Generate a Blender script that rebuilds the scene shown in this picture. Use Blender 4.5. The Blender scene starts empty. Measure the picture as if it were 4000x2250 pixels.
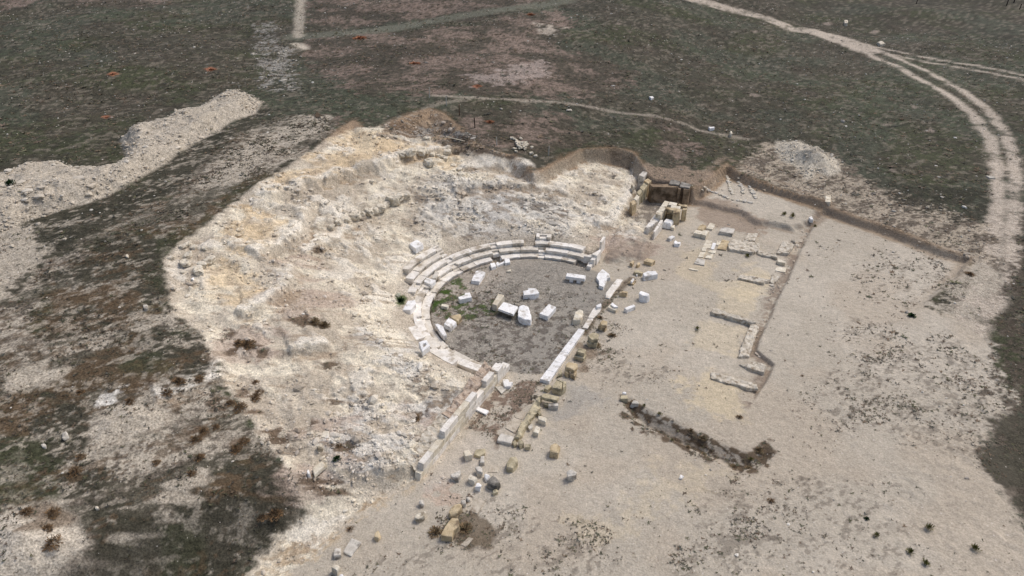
import bpy, bmesh, math, random
import numpy as np
from mathutils import Vector, Matrix, noise as mnoise

# ------------------------------------------------------------------ camera, sky, sun, exposure
scn = bpy.context.scene
COL = scn.collection
CAMZ = 33.0
PITCH = math.radians(32.0)
cam = bpy.data.cameras.new('camera')
cam.sensor_width = 36.0
cam.lens = 24.0
cam.clip_start = 0.5
cam.clip_end = 9000.0
camo = bpy.data.objects.new('camera', cam)
camo.location = (0, 0, CAMZ)
camo.rotation_euler = (math.radians(90) - PITCH, 0, 0)
COL.objects.link(camo)
scn.camera = camo
scn.render.resolution_x, scn.render.resolution_y = 1024, 576

SUN_EL, SUN_AZ = math.radians(56), math.radians(55)     # azimuth clockwise from +Y (north)
w = bpy.data.worlds.new('World')
scn.world = w
w.use_nodes = True
nt = w.node_tree
bg = nt.nodes['Background']
sky = nt.nodes.new('ShaderNodeTexSky')
sky.sky_type = 'NISHITA'
sky.sun_disc = False
sky.sun_elevation = SUN_EL
sky.sun_rotation = SUN_AZ
sky.air_density = 0.9
sky.dust_density = 4.0
sky.ozone_density = 1.0
nt.links.new(sky.outputs[0], bg.inputs[0])
bg.inputs[1].default_value = 0.14
sl = bpy.data.lights.new('sun', 'SUN')
sl.energy = 1.35
sl.angle = math.radians(14)
sl.color = (1.0, 0.985, 0.965)
so = bpy.data.objects.new('sun', sl)
sd_ = Vector((math.sin(SUN_AZ) * math.cos(SUN_EL), math.cos(SUN_AZ) * math.cos(SUN_EL), math.sin(SUN_EL)))
so.rotation_euler = sd_.to_track_quat('Z', 'Y').to_euler()
so.location = (40, 20, 80)
COL.objects.link(so)
scn.view_settings.view_transform = 'Standard'
scn.view_settings.look = 'None'
scn.view_settings.exposure = 0.02
scn.view_settings.gamma = 1.0

rng = np.random.default_rng(11)
random.seed(11)

# ------------------------------------------------------------------ helpers: noise, survey geometry
def _h(ix, iy, s):
    h = (ix.astype(np.uint32) * np.uint32(374761393)) ^ (iy.astype(np.uint32) * np.uint32(668265263)) ^ np.uint32((s * 2246822519) & 0xffffffff)
    h = (h ^ (h >> np.uint32(13))) * np.uint32(1274126177)
    h = (h ^ (h >> np.uint32(15))) * np.uint32(2246822519)
    h = h ^ (h >> np.uint32(16))
    return h.astype(np.float64) / 4294967295.0

def vn(x, y, s=0):
    x = np.asarray(x, float); y = np.asarray(y, float)
    fx = np.floor(x); fy = np.floor(y)
    ix = fx.astype(np.int64) & 0xffffffff; iy = fy.astype(np.int64) & 0xffffffff
    tx = x - fx; ty = y - fy
    tx = tx * tx * tx * (tx * (tx * 6 - 15) + 10); ty = ty * ty * ty * (ty * (ty * 6 - 15) + 10)
    ix1 = (ix + 1) & 0xffffffff; iy1 = (iy + 1) & 0xffffffff
    a = _h(ix, iy, s); b = _h(ix1, iy, s); c = _h(ix, iy1, s); d = _h(ix1, iy1, s)
    return (a + (b - a) * tx) * (1 - ty) + (c + (d - c) * tx) * ty

def fbm(x, y, s=0, o=4, g=0.5):
    v = 0; amp = 1; tot = 0
    for k in range(o):
        c, n = math.cos(k * 0.9 + s), math.sin(k * 0.9 + s)
        f = 2.03 ** k
        v = v + amp * vn((x * c - y * n) * f + 17.3 * k, (x * n + y * c) * f - 9.1 * k, s + k)
        tot += amp; amp *= g
    return v / tot

def ss(a, b, x):
    t = np.clip((x - a) / (b - a), 0, 1)
    return t * t * (3 - 2 * t)

def smin(a, b, k):
    h = np.clip(0.5 + 0.5 * (b - a) / k, 0, 1)
    return b + (a - b) * h - k * h * (1 - h)

# theatre frame: centre of the orchestra circle, a along the stage, b towards the seats
TC = np.array([1.75, 49.4]); TANG = math.radians(62)
TU = np.array([math.cos(TANG), math.sin(TANG)]); TN = np.array([-TU[1], TU[0]])
def ab(x, y):
    dx, dy = x - TC[0], y - TC[1]
    return dx * TU[0] + dy * TU[1], dx * TN[0] + dy * TN[1]
def xy(a, b):
    return TC[0] + a * TU[0] + b * TN[0], TC[1] + a * TU[1] + b * TN[1]

def poly_sd(px, py, P):
    """signed distance to a closed outline, positive inside; far points get -50"""
    P = np.asarray(P, float)
    out = np.full(px.shape, -50.0)
    m = (px > P[:, 0].min() - 8) & (px < P[:, 0].max() + 8) & (py > P[:, 1].min() - 8) & (py < P[:, 1].max() + 8)
    idx = np.nonzero(m)[0]
    if len(idx) == 0: return out
    x, y = px[idx], py[idx]
    d2 = np.full(x.shape, 1e12); ins = np.zeros(x.shape, bool)
    for i in range(len(P)):
        x0, y0 = P[i]; x1, y1 = P[(i + 1) % len(P)]
        ex, ey = x1 - x0, y1 - y0
        t = np.clip(((x - x0) * ex + (y - y0) * ey) / (ex * ex + ey * ey + 1e-12), 0, 1)
        d2 = np.minimum(d2, (x - x0 - t * ex) ** 2 + (y - y0 - t * ey) ** 2)
        if y0 != y1:
            c = (y0 > y) != (y1 > y)
            ins ^= c & (x < (x1 - x0) * (y - y0) / (y1 - y0) + x0)
    out[idx] = np.where(ins, np.sqrt(d2), -np.sqrt(d2))
    return out

def line_d(px, py, P):
    """unsigned distance to an open line, plus signed side (positive on the left)"""
    P = np.asarray(P, float)
    out = np.full(px.shape, 99.0); side = np.zeros(px.shape); par = np.zeros(px.shape)
    m = (px > P[:, 0].min() - 7) & (px < P[:, 0].max() + 7) & (py > P[:, 1].min() - 7) & (py < P[:, 1].max() + 7)
    idx = np.nonzero(m)[0]
    if len(idx) == 0: return out, side, par
    x, y = px[idx], py[idx]
    d2 = np.full(x.shape, 1e12); sg = np.zeros(x.shape); pr = np.zeros(x.shape)
    for i in range(len(P) - 1):
        x0, y0 = P[i]; x1, y1 = P[i + 1]
        ex, ey = x1 - x0, y1 - y0
        t = np.clip(((x - x0) * ex + (y - y0) * ey) / (ex * ex + ey * ey + 1e-12), 0, 1)
        q = (x - x0 - t * ex) ** 2 + (y - y0 - t * ey) ** 2
        b = q < d2
        d2 = np.where(b, q, d2)
        sg = np.where(b, np.sign(ex * (y - y0) - ey * (x - x0)), sg)
        pr = np.where(b, (i + t) / (len(P) - 1), pr)
    out[idx] = np.sqrt(d2); side[idx] = sg; par[idx] = pr
    return out, side, par

# sight line of a surveyed point (coordinates in the 4000 x 2250 photograph) to the land
FPX = 24 / 36 * 4000
def rays(uv):
    uv = np.asarray(uv, float)
    x = (uv[:, 0] - 2000) / FPX; y = -(uv[:, 1] - 1125) / FPX
    c, s = math.cos(PITCH), math.sin(PITCH)
    return np.stack([x, c + y * s, -s + y * c], 1)
TS = np.concatenate([np.arange(24, 110, 0.2), 110 * 1.01 ** np.arange(1, 190)])
def land(uv, H):
    d = rays(uv)
    X = d[:, None, 0] * TS; Y = d[:, None, 1] * TS; Z = CAMZ + d[:, None, 2] * TS
    Hh = H(X.ravel(), Y.ravel()).reshape(X.shape)
    below = Z < Hh
    k = np.argmax(below, 1); k = np.where(below.any(1), k, len(TS) - 1); k = np.maximum(k, 1)
    r = np.arange(len(d))
    g0 = (Z - Hh)[r, k - 1]; g1 = (Z - Hh)[r, k]
    t = TS[k - 1] + (TS[k] - TS[k - 1]) * np.clip(g0 / (g0 - g1 + 1e-9), 0, 1)
    return np.stack([d[:, 0] * t, d[:, 1] * t], 1)
def V(pts):
    """outline noted on the 2576-wide view of the photograph"""
    return [(x / 0.644, y / 0.644) for x, y in pts]
def crop(x0, y0, s):
    return lambda pts: [(x0 + x / s, y0 + y / s) for x, y in pts]

# ------------------------------------------------------------------ the land
def lin(c):
    c = np.asarray(c, float) / 255.0
    return np.where(c <= 0.04045, c / 12.92, ((c + 0.055) / 1.055) ** 2.4)

BF_A = [-70, -40, -30, -25, -20, -10, -5]
BF_B = [16, 6.2, 2.0, -0.6, -2.3, -2.2, -2.0]
def natural(x, y):
    a, b = ab(x, y)
    up = 1.15 + 0.275 * (b + 2)
    up = smin(up, 8.2 + 0.012 * b, 3.0)
    up = up + 0.8 * ss(14, 26, a) * (1 - ss(2, 10, b))
    low = np.interp(b, [-60, -34, -20, -9, -4, -2], [.3, .5, .75, 1.5, 1.9, 1.95]) * ss(8, 22, a)
    bf = np.interp(a, BF_A, BF_B)
    wdt = np.interp(a, [-30, -24, -21, -10], [4.2, 3.6, 0.6, 0.4])
    sl = ss(0, 1, (b - bf) / wdt)
    left = np.maximum(up, 0.3) * sl
    right = np.where(b > -2, up, low)
    k = ss(-4, 9, a)
    z = left * (1 - k) + right * k
    far = ss(28, 70, np.hypot(a, b))
    z = z + far * (fbm(x / 26, y / 26, 5, 3) - 0.5) * 2.2 + (fbm(x / 6, y / 6, 8, 3) - 0.5) * 0.35 * ss(0.2, 2, z)
    return z

def floor_(x, y):
    a, b = ab(x, y)
    r = np.hypot(a, b)
    cone = np.where(r < 12.4, np.maximum(0, 0.22 + (r - 9.55) * 0.53), 1.73 + (r - 12.4) * 0.47)
    cone = np.where(r < 9.2, 0, cone)
    bank = 0.35 + 0.8 * ss(4, 14, a)
    lim = natural_up(a, b) - bank
    z = smin(cone, lim, 0.8)
    z = np.where(r < 8.8, 0, z)
    bf = np.interp(a, BF_A, BF_B)
    wdt = np.interp(a, [-30, -24, -21, -10], [4.2, 3.6, 0.6, 0.4])
    kl = ss(0, 1, (b - bf) / wdt)
    kr = ss(-5.0, -0.8, b) * ss(9, 12, a) + ss(-1.9, -1.5, b) * (1 - ss(9, 12, a))
    kk = np.where(a < 0, kl, kr)
    return np.maximum(z, 0) * kk
def natural_up(a, b):
    return smin(1.15 + 0.275 * (b + 2), 8.2 + 0.012 * b, 3.0)

EXC = V([(480,590),(545,540),(600,500),(660,460),(720,420),(790,372),(850,328),(890,303),(915,325),(940,345),(975,315),(1020,292),(1080,273),(1115,285),(1150,315),(1200,365),(1240,385),(1290,395),(1342,440),(1400,408),(1462,376),(1540,372),(1596,384),(1620,420),(1640,448),(1712,456),(1742,474),(1766,462),(1798,436),(1828,412),(1850,428),(1900,450),(1990,485),(2080,518),(2170,550),(2270,585),(2370,625),(2455,648),(2420,690),(2370,730),(2340,757),(2200,900),(2100,1449),(1500,1449),(900,1500),(640,1430),(700,1345),(765,1292),(745,1210),(700,1150),(660,1108),(600,1010),(550,950),(545,905),(520,860),(470,815),(435,795),(420,740),(408,650),(440,620)])
EXC_W = land(EXC, natural)

def V2(p): return land(V(p), H0)
def H0(x, y):
    x = np.asarray(x, float); y = np.asarray(y, float)
    N = natural(x, y)
    d = poly_sd(x, y, EXC_W) + (fbm(x / 2.2, y / 2.2, 21, 2) - 0.5) * 0.45
    a_, b_ = ab(x, y)
    k = ss(0.0, 1.0 - .35 * ss(14, 18, a_) + 1.6 * ss(-3, 8, a_) * ss(8, 16, b_), d)
    F = floor_(x, y)
    F = np.minimum(F, N)
    return N * (1 - k) + F * k

BERM = V([(0,452),(60,432),(115,420),(180,418),(240,428),(290,424),(318,398),(300,372),(300,352),(340,335),(410,312),(475,285),(540,252),(560,232),(580,228),(620,240),(668,256),(640,285),(560,322),(490,362),(420,412),(360,450),(320,475),(240,505),(160,528),(85,552),(0,590),(-120,640),(-120,500)])
BERM_W = land(BERM, H0)
HEAP_W = V2([(1948,372),(1955,358),(2010,355),(2060,378),(2110,405),(2120,432),(2090,450),(2060,440),(2030,455),(2000,420),(1965,405)])
MOUND_W = V2([(-60,1310),(0,1290),(60,1275),(130,1270),(165,1285),(200,1320),(230,1365),(210,1400),(160,1449),(120,1500),(-60,1500)])
MOUND2_W = V2([(240,1050),(320,1010),(400,1020),(450,1040),(400,1080),(300,1110),(225,1130),(215,1090)])
TRENCH_W = V2([(1550,985),(1590,1000),(1650,1035),(1720,1068),(1800,1106),(1880,1135),(1935,1108),(1958,1150),(1915,1192),(1860,1188),(1800,1160),(1700,1115),(1620,1075),(1575,1045)])
PIT_W = land(crop(2450, 620, 4.026)([(330,400),(640,400),(800,440),(1010,420),(1000,560),(940,720),(600,660),(380,620)]), H0)
TERR_W = V2([(1764,486),(1745,512),(1801,527),(1850,538),(1875,552),(1900,566),(1990,578),(2050,562),(2090,515),(1990,470),(1850,410),(1825,395),(1780,430)])
BLK_W = V2([(1512,660),(1560,664),(1625,652),(1645,615),(1630,588),(1600,560),(1560,560),(1530,600)])
CUT_W = V2([(1572,1048),(1640,1078),(1720,1118),(1800,1158),(1866,1194)])
EDGE_W = V2([(2075,522),(2040,580),(2010,640),(1985,700),(1953,760),(1942,793),(1911,856),(1905,880),(1950,916),(1932,955),(1895,1010)])
# rock ledges of the seating bank: line (left side is the uphill side), height, run-out
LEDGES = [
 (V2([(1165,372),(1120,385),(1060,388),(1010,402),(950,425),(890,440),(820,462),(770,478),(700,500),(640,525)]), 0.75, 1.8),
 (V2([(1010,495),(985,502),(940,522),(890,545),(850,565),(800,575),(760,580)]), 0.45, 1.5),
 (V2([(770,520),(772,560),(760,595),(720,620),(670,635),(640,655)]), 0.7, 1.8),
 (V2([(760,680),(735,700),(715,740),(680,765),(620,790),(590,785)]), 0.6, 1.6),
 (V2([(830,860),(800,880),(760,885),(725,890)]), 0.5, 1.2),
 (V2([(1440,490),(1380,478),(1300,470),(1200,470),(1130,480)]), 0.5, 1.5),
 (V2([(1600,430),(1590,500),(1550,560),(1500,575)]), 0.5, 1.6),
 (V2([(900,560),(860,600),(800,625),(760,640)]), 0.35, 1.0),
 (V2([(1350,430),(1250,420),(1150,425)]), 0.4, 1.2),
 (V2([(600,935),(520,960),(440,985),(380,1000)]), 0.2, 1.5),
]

def H(x, y, detail=True):
    z = H0(x, y)
    a, b = ab(x, y)
    r = np.hypot(a, b)
    sh = poly_sd(x, y, BERM_W) + (fbm(x / 2, y / 2, 31, 3) - 0.5) * 1.2
    z = z + ss(0, 2.2, sh) * (1.3 * (0.6 + 0.8 * fbm(x / 4, y / 4, 33, 3)) + (fbm(x / .9, y / .9, 34, 3) - .5) * .45)
    sh = poly_sd(x, y, HEAP_W) + (fbm(x / 2, y / 2, 35, 3) - 0.5)
    z = z + ss(0, 3.0, sh) * (1.5 * (0.5 + fbm(x / 2.5, y / 2.5, 37, 3)) + (fbm(x / .9, y / .9, 38, 3) - .5) * .7)
    z = z + 0.9 * ss(0, 3.0, poly_sd(x, y, MOUND_W)) + 0.5 * ss(0, 2.0, poly_sd(x, y, MOUND2_W))
    z = z + 0.5 * ss(0, .5, poly_sd(x, y, TERR_W) + (fbm(x / 1.2, y / 1.2, 46, 3) - .5) * .8) * (z < .9)
    bk = ss(0, .7, poly_sd(x, y, BLK_W) + (fbm(x / 1.2, y / 1.2, 47, 3) - .5) * .6)
    z = np.maximum(z, (.38 + .8 * (fbm(x / 1.2, y / 1.2, 48, 4) - .5)) * bk)
    tr = poly_sd(x, y, TRENCH_W)
    z = z - 0.5 * ss(0, 1.1, tr) * (0.75 + 0.5 * fbm(x / 2, y / 2, 41, 2))
    z = z - 0.3 * ss(0, 0.8, poly_sd(x, y, PIT_W))
    d, s, p = line_d(x, y, EDGE_W)
    z = z - 0.34 * np.where(d < 60, np.exp(-d / 2.2) * ss(0.0, 0.16, -d * s), 0) * ss(0, .04, p) * ss(1, .95, p)
    d, s, p = line_d(x, y, CUT_W)
    z = z - 0.5 * np.where(d < 60, np.exp(-d / .9) * ss(0.0, 0.16, d * s), 0) * ss(0, .05, p) * ss(1, .95, p)
    for L, hh, run in LEDGES:
        d, s, p = line_d(x, y, L)
        wob = (fbm(x / 1.1, y / 1.1, 43, 3) - 0.5) * 0.9
        dd = -d * s + wob
        e = np.where(d < 60, np.exp(-np.clip(dd, 0, 60) / run), 0) * ss(-0.75, 0.25, dd) * ss(0, .08, p) * ss(1, .92, p) - 0.34 * np.exp(-(np.clip(dd + 0.4, -60, 60) / 0.45) ** 2) * (d < 60) * ss(0, .08, p) * ss(1, .92, p)
        z = z + 1.1 * hh * e * (0.6 + 0.8 * fbm(x / 3, y / 3, 44, 2))
    exi = poly_sd(x, y, EXC_W)
    cav = ss(0.4, 1.6, exi) * ss(12.2, 13.6, r) * ss(0.25, 1.0, H0(x, y))
    if detail:
        rid = 1 - np.abs(2 * fbm(x / 2.6, y / 2.6, 51, 4) - 1)
        z = z + cav * ((rid - 0.75) * 0.55 + (fbm(x / 0.9, y / 0.9, 53, 4) - 0.5) * 0.26)
        z = z + cav * .15 * plates(x, y)
        # stepped beds in the rock
        q = (z + (fbm(x / 2.2, y / 2.2, 57, 3) - 0.5) * 1.1) / 0.42
        stp = (np.floor(q) + ss(0.55, 0.95, q - np.floor(q))) * 0.42
        z = z + cav * 0.55 * (stp - q * 0.42) * ss(0.42, 0.62, fbm(x / 5, y / 5, 58, 2))
        z = z + (fbm(x / 0.7, y / 0.7, 61, 3) - 0.5) * 0.05 * (1 + 2.0 * ss(-0.5, -3, exi))
    # bedding of the seats and of the levelled orchestra
    th = np.degrees(np.arctan2(a, b))
    seat = ss(8.7, 8.85, r) * (1 - ss(12.3, 12.5, r)) * (np.abs(th) < 98)
    lowr = np.where((th > -16.5) & (th < 14.5), 12.45, np.where((th > 63) & (th < 74), 11.75, np.where((th > -42) & (th < -14), 10.35, 11.05)))
    lowr = np.where((th > 58) & (th < 65.5), 10.35, lowr)
    soil = ss(.52, .66, fbm(x / 1.7, y / 1.7, 79, 3)) * ss(9.6, 10.4, r) * np.clip(ss(-10, -20, th) + ss(50, 60, th) * ss(66, 62, th), 0, 1)
    z = z - 0.42 * (1 - .95 * soil) * ss(8.75, 8.9, r) * (1 - ss(lowr - 0.25, lowr - 0.05, r)) * (np.abs(th) < 98)
    return z

def plates(x, y):
    return ss(.555, .575, fbm(x / 1.9, y / 1.3, 71, 4, .6)) * ss(.38, .52, fbm(x / 6, y / 6, 73, 2))
def Hs(p):
    return float(H(np.array([p[0]]), np.array([p[1]]), False)[0])

# ground sheet: one polar grid round the point under the camera
rows = [0.5, 3, 6, 10, 14]
rr = 18.0
while rr < 420:
    rows.append(rr); rr += 0.0024 * rr * (0.6 + rr / 75) * (.62 if 33 < rr < 92 else .95)
rows += list(420 * 1.12 ** np.arange(1, 22))
rows = np.array(rows)
fine = np.radians(np.linspace(-60, 60, 800))
coarse = np.radians(np.linspace(60, 300, 62))[1:-1]
ang = np.concatenate([fine, coarse])
RR, AA = np.meshgrid(rows, ang, indexing='ij')
nr, na = RR.shape
GX = (RR * np.sin(AA)).ravel(); GY = (RR * np.cos(AA)).ravel()
GZ = H(GX, GY)
far = np.hypot(GX, GY) > 420
# ------------------------------------------------------------------ colour of the land (what grows or lies where, plus some painted light and shade)
c1, s1 = math.cos(math.radians(38)), math.sin(math.radians(38))
SX = (GX * c1 + GY * s1); SY = (-GX * s1 + GY * c1)            # along / across the terraces
GX0, GY0 = GX, GY
GX, GY = GX0 + 1.5 * GZ, GY0 + 1.1 * GZ        # let patterns run down steep faces instead of smearing
n_big = fbm(GX / 9, GY / 9, 101, 4)
n_mid = fbm(GX / 2.2, GY / 2.2, 103, 4)
n_fin = fbm(GX / 0.55, GY / 0.55, 107, 3)
n_str = fbm(SX / 5.5, SY / 1.5, 109, 5, 0.55)
n_sm = .5 * fbm(SX / 0.9, SY / 0.45, 113, 3) + .5 * fbm(SX / .32, SY / .18, 115, 2)
n_str = .42 * n_str + .33 * fbm(SX / 1.1, SY / .45, 111, 3) + .40 * fbm(SX / .34, SY / .2, 112, 2)
n_mix = .5 * n_mid + .3 * n_fin + .2 * fbm(GX / .22, GY / .22, 114, 2)
n_far = .7 * fbm(GX / 5, GY / 5, 117, 5, 0.6) + .3 * fbm(GX / .8, GY / .8, 118, 3, .7)
n_led = (fbm(GX0 / 1.1, GY0 / 1.1, 43, 3) - 0.5) * 0.9
SGX, SGY = GX, GY; GX, GY = GX0, GY0
Ca, Cb = ab(GX, GY); Cr = np.hypot(Ca, Cb); Cth = np.degrees(np.arctan2(Ca, Cb))

SAND = lin((183,173,156)); SANDL = lin((197,187,170)); GRASS = lin((75,72,60)); OLIVE = lin((69,74,50)); SCRUB = lin((85,76,66))
PINK = lin((134,118,106)); CREAM = lin((224,214,192)); WHITE = lin((222,217,206)); ORNG = lin((214,188,146)); YEL = lin((206,190,158))
SOIL = lin((152,131,107)); TRACK = lin((184,172,156)); ORCH = lin((150,144,133)); MOSS = lin((62,82,30)); DARK = lin((52,51,41))
BROWN = lin((102,84,64)); MAUVE = lin((180,167,148)); RED = lin((184,156,136)); LGREY = lin((156,152,144)); GREENG = lin((80,86,72))
C = np.tile(GRASS, (len(GX), 1))
VEG = np.zeros(len(GX)); RUB = np.zeros(len(GX)); PEB = np.full(len(GX), 0.35); ROCK = np.zeros(len(GX))

n_edge = .5 * fbm(SGX / .3, SGY / .3, 191, 2) + .5 * fbm(SGX / .8, SGY / .8, 193, 3)
def region(p, soft=0.5, wob=1.0, ws=2.2, closed=True, world=False):
    P = p if world else land(V(p), H)
    d = poly_sd(GX, GY, P)
    n = (n_mid - 0.5) * 2 * wob if wob < 3 else (n_far - 0.5) * 2 * wob
    return ss(-soft * .5, soft * .5, d + n * .9 + (n_fin - 0.5) * wob * 1.2 + (n_edge - .5) * wob * 1.4)
def mixc(col, al):
    global C
    al = np.clip(al, 0, 1)[:, None]
    C = C * (1 - al) + np.asarray(col) * al
def band(p, wid, soft=0.3, wob=0.3):
    P = land(V(p), H)
    d, s, q = line_d(GX, GY, P)
    return ss(soft, -soft, d - wid + (n_mid - 0.5) * 2 * wob + (n_fin - 0.5) * wob)
def cover(n, c, s=0.08):
    """share c of the ground covered, following noise n"""
    t = np.quantile(n[::53], 1 - min(max(c, .01), .99))
    return ss(t - s * .6, t + s * .6, n)

# grassland
gfine = .5 * fbm(GX / .9, GY / .9, 123, 3) + .5 * fbm(GX / .35, GY / .35, 125, 2)
mixc(OLIVE, cover(n_big * .7 + gfine * .3, 0.45, 0.12) * 0.7)
mixc(SCRUB, cover(n_far * .6 + gfine * .4, 0.4) * 0.6)
mixc(GREENG, cover(fbm(GX / 14, GY / 14, 119, 4), 0.45) * 0.5)
mixc(DARK, cover(gfine, 0.36, .12) * 0.7)
mixc(lin((126,118,104)), cover(.4 * fbm(SX / 1.6, SY / 0.8, 121, 4) + .6 * fbm(GX / .5, GY / .5, 127, 2), 0.16, .05) * 0.6)
VEG += 2.0
# far bare patches
for p, cv in [([(770,100),(900,85),(1200,62),(1400,25),(1440,60),(1400,125),(1530,150),(1600,185),(1570,225),(1400,240),(1250,240),(1050,235),(900,235),(810,185),(765,140)], 0.55),
              ([(780,-5),(1420,-5),(1290,18),(1000,55),(870,68),(775,60)], 0.6),
              ([(1150,160),(1300,140),(1400,170),(1380,215),(1250,225),(1160,210)], 0.62),
              ([(1130,310),(1220,300),(1420,290),(1480,340),(1460,370),(1300,390),(1210,370)], 0.35),
              ([(0,-10),(120,-10),(60,15),(0,25)], 0.8), ([(160,-5),(440,-5),(380,18),(200,18)], 0.4),
              ([(1650,300),(1700,310),(1720,345),(1760,380),(1700,400),(1640,370),(1650,335)], 0.6),
              ([(800,300),(860,290),(880,310),(800,340)], 0.4)]:
    m = region(p, 1.0, 2.5)
    mixc(SCRUB, m * 0.7)
    mixc(PINK, m * cover(n_far, cv, 0.1) * 0.85)
    mixc(DARK, m * cover(n_sm, 0.35) * 0.6)
mixc(SANDL, region([(1350,60),(1420,70),(1410,95),(1340,92)], 1, 2) * cover(n_far, .55) * 0.6)
m = band([(750,92),(900,80),(1060,58),(1200,35),(1300,18),(1420,2)], 2.2, 1.0, 0.6); mixc(lin((112,112,98)), m * 0.8)
for p in [[(1280,165),(1360,150),(1380,190),(1290,205)], [(1180,190),(1260,180),(1260,215),(1180,215)]]:
    mixc(lin((172,158,148)), region(p, 1, 2) * 0.6)
m = band([(757,-5),(754,40),(750,92)], 0.9, 0.5, 0.4); mixc(SAND, m * 0.8)
mixc(SAND, band([(745,110),(765,120)], 1.0, .5, .8) * cover(n_mid, .6))
# stony gully
m = region([(640,60),(680,55),(700,110),(740,120),(745,230),(660,230),(655,140)], 1.0, 1.5)
mixc(LGREY, m * cover(n_fin, 0.42) * 0.7); RUB += m * 1.5
# foot trail and dirt track
m = band([(1090,240),(1250,249),(1390,256),(1520,275),(1640,291),(1720,311),(1800,336),(1880,350)], 0.35, 0.3, 0.2); mixc(TRACK, m * 0.55)
m = band([(930,345),(980,305),(1040,285),(1100,262),(1180,250)], 0.4, 0.3, 0.3); mixc(lin((160,150,134)), m * .5)
for p, wd in [([(1740,-2),(1880,33),(2050,80),(2180,128)], 2.4), ([(2050,85),(2180,134),(2290,187),(2390,242),(2450,292),(2488,342),(2506,400),(2510,500),(2501,600),(2486,680),(2450,750),(2400,830)], 0.75),
              ([(2050,75),(2200,121),(2310,169),(2420,227),(2490,279),(2530,335),(2551,400),(2556,500),(2552,600),(2542,680),(2505,760),(2440,850)], 0.75),
              ([(2180,112),(2250,128),(2400,156),(2600,194)], 0.45), ([(2200,128),(2240,137),(2400,167),(2600,205)], 0.45)]:
    m = band(p, wd, 0.5, 0.45)
    mixc(TRACK, m * (.95 - .6 * cover(n_mix, .18))); VEG *= 1 - m; PEB = PEB * (1 - m) + .2 * m
# bare slope behind the right bank
m = region([(1870,402),(1930,362),(2110,400),(2200,468),(2300,500),(2440,545),(2500,560),(2505,680),(2460,660),(2300,600),(2080,520),(1860,445)], 0.8, 1.6)
mixc(MAUVE, m * 0.8); mixc(SCRUB, m * cover(n_str, 0.45) * 0.85); RUB += m * 0.6; PEB += m * .4
m = region([(2190,450),(2300,472),(2470,480),(2490,560),(2400,562),(2250,510)], 0.8, 1.5); mixc(DARK, m * cover(n_str, 0.7) * 0.8)
m = ss(-0.3, 0.5, poly_sd(GX, GY, HEAP_W) + (n_mid - .5) * 1.2)
mixc(lin((202,193,175)), m * 0.95); mixc(SAND * .7, m * cover(n_mix, .3) * .6); RUB += m * 3; VEG *= 1 - m
# berm of spoil on the left and the bare soil below it
m = ss(-0.25, 0.35, poly_sd(GX, GY, BERM_W) + (n_mid - 0.5) * 1.0)
BERMM = m
m2 = region([(-40,560),(90,552),(150,600),(120,640),(60,720),(0,770),(-60,780)], 0.8, 1.5)
mixc(SAND, m2 * 0.85); RUB += m2 * .6
# terraced field left of the seats
m = region([(-80,770),(0,765),(60,720),(130,650),(230,590),(420,495),(480,440),(560,372),(640,318),(700,295),(830,288),(850,325),(720,415),(600,500),(480,592),(400,655),(430,760),(470,812),(530,860),(560,945),(660,1105),(745,1210),(760,1300),(640,1400),(560,1480),(-80,1480)], 0.8, 1.2)
FIELD = m
mixc(SAND * 0.92, m * 0.93)
VEG = VEG * (1 - m) + 6 * m
mixc(SCRUB, m * cover(n_str, 0.43, 0.10) * 0.8)
mixc(GRASS, m * cover((.6 * fbm(SX / 8, SY / 2, 131, 5, .55) + .4 * n_sm), 0.42, 0.10) * 0.8)
m = region([(85,556),(170,532),(270,502),(330,472),(415,418),(520,336),(600,302),(668,262),(690,270),(640,305),(560,365),(480,436),(420,492),(330,545),(230,592),(150,625),(100,600)], 0.6, 1.3)
mixc(GRASS * .85, m * cover(n_mix, .9) * 0.92); mixc(DARK, m * cover(n_mix, .4) * .7); mixc(SAND, m * cover(n_str, 0.2) * .6)
for p, k in [([(130,700),(240,612),(330,572),(440,610),(405,650),(430,770),(390,800),(250,835),(120,865),(60,830)], .82),
             ([(560,505),(640,445),(700,425),(690,450),(600,510),(470,600),(400,640),(330,690),(300,660),(420,590)], .6),
             ([(300,865),(400,832),(470,825),(520,850),(540,905),(530,960),(420,972),(330,995),(200,1005),(60,1060),(-60,1130),(-60,1010),(0,1000),(150,940),(260,885)], .85),
             ([(-60,1000),(160,960),(240,1010),(230,1120),(180,1180),(60,1160),(-60,1180)], .85),
             ([(-60,1150),(120,1120),(300,1180),(280,1250),(130,1265),(0,1285),(-60,1300)], .6),
             ([(130,1480),(230,1400),(240,1340),(200,1290),(300,1260),(420,1290),(530,1180),(650,1125),(705,1150),(745,1200),(765,1290),(700,1330),(640,1385),(590,1480)], .97),
             ([(560,915),(640,890),(620,950),(560,960)], .3)]:
    m = region(p, 0.6, 1.1)
    mixc(GRASS * 0.85, m * cover(n_str * .7 + n_big * .2 + n_fin * .25, k, 0.08) * 0.95)
    mixc(DARK, m * cover(n_fin, .35) * 0.5 * k); mixc(BROWN, m * cover(n_far, .35) * 0.6)
    mixc(OLIVE * .8, m * cover(fbm(GX / 4, GY / 4, 139, 3), .35) * .5)
mixc(SAND * .85, FIELD * cover(.5 * fbm(SX / .4, SY / .22, 181, 2) + .5 * fbm(SX / 1.5, SY / .7, 183, 3), .2, .05) * .55)
mixc(BROWN * .8, FIELD * cover(.5 * fbm(SX / .4, SY / .22, 185, 2) + .5 * fbm(SX / 3, SY / 1.2, 187, 3), .18, .05) * .6)
mixc(SAND * .95, region([(290,1350),(330,1310),(420,1230),(500,1170),(560,1160),(500,1220),(420,1290),(340,1360)], .6, 1.0) * cover(n_mid, .6) * .8)
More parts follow.
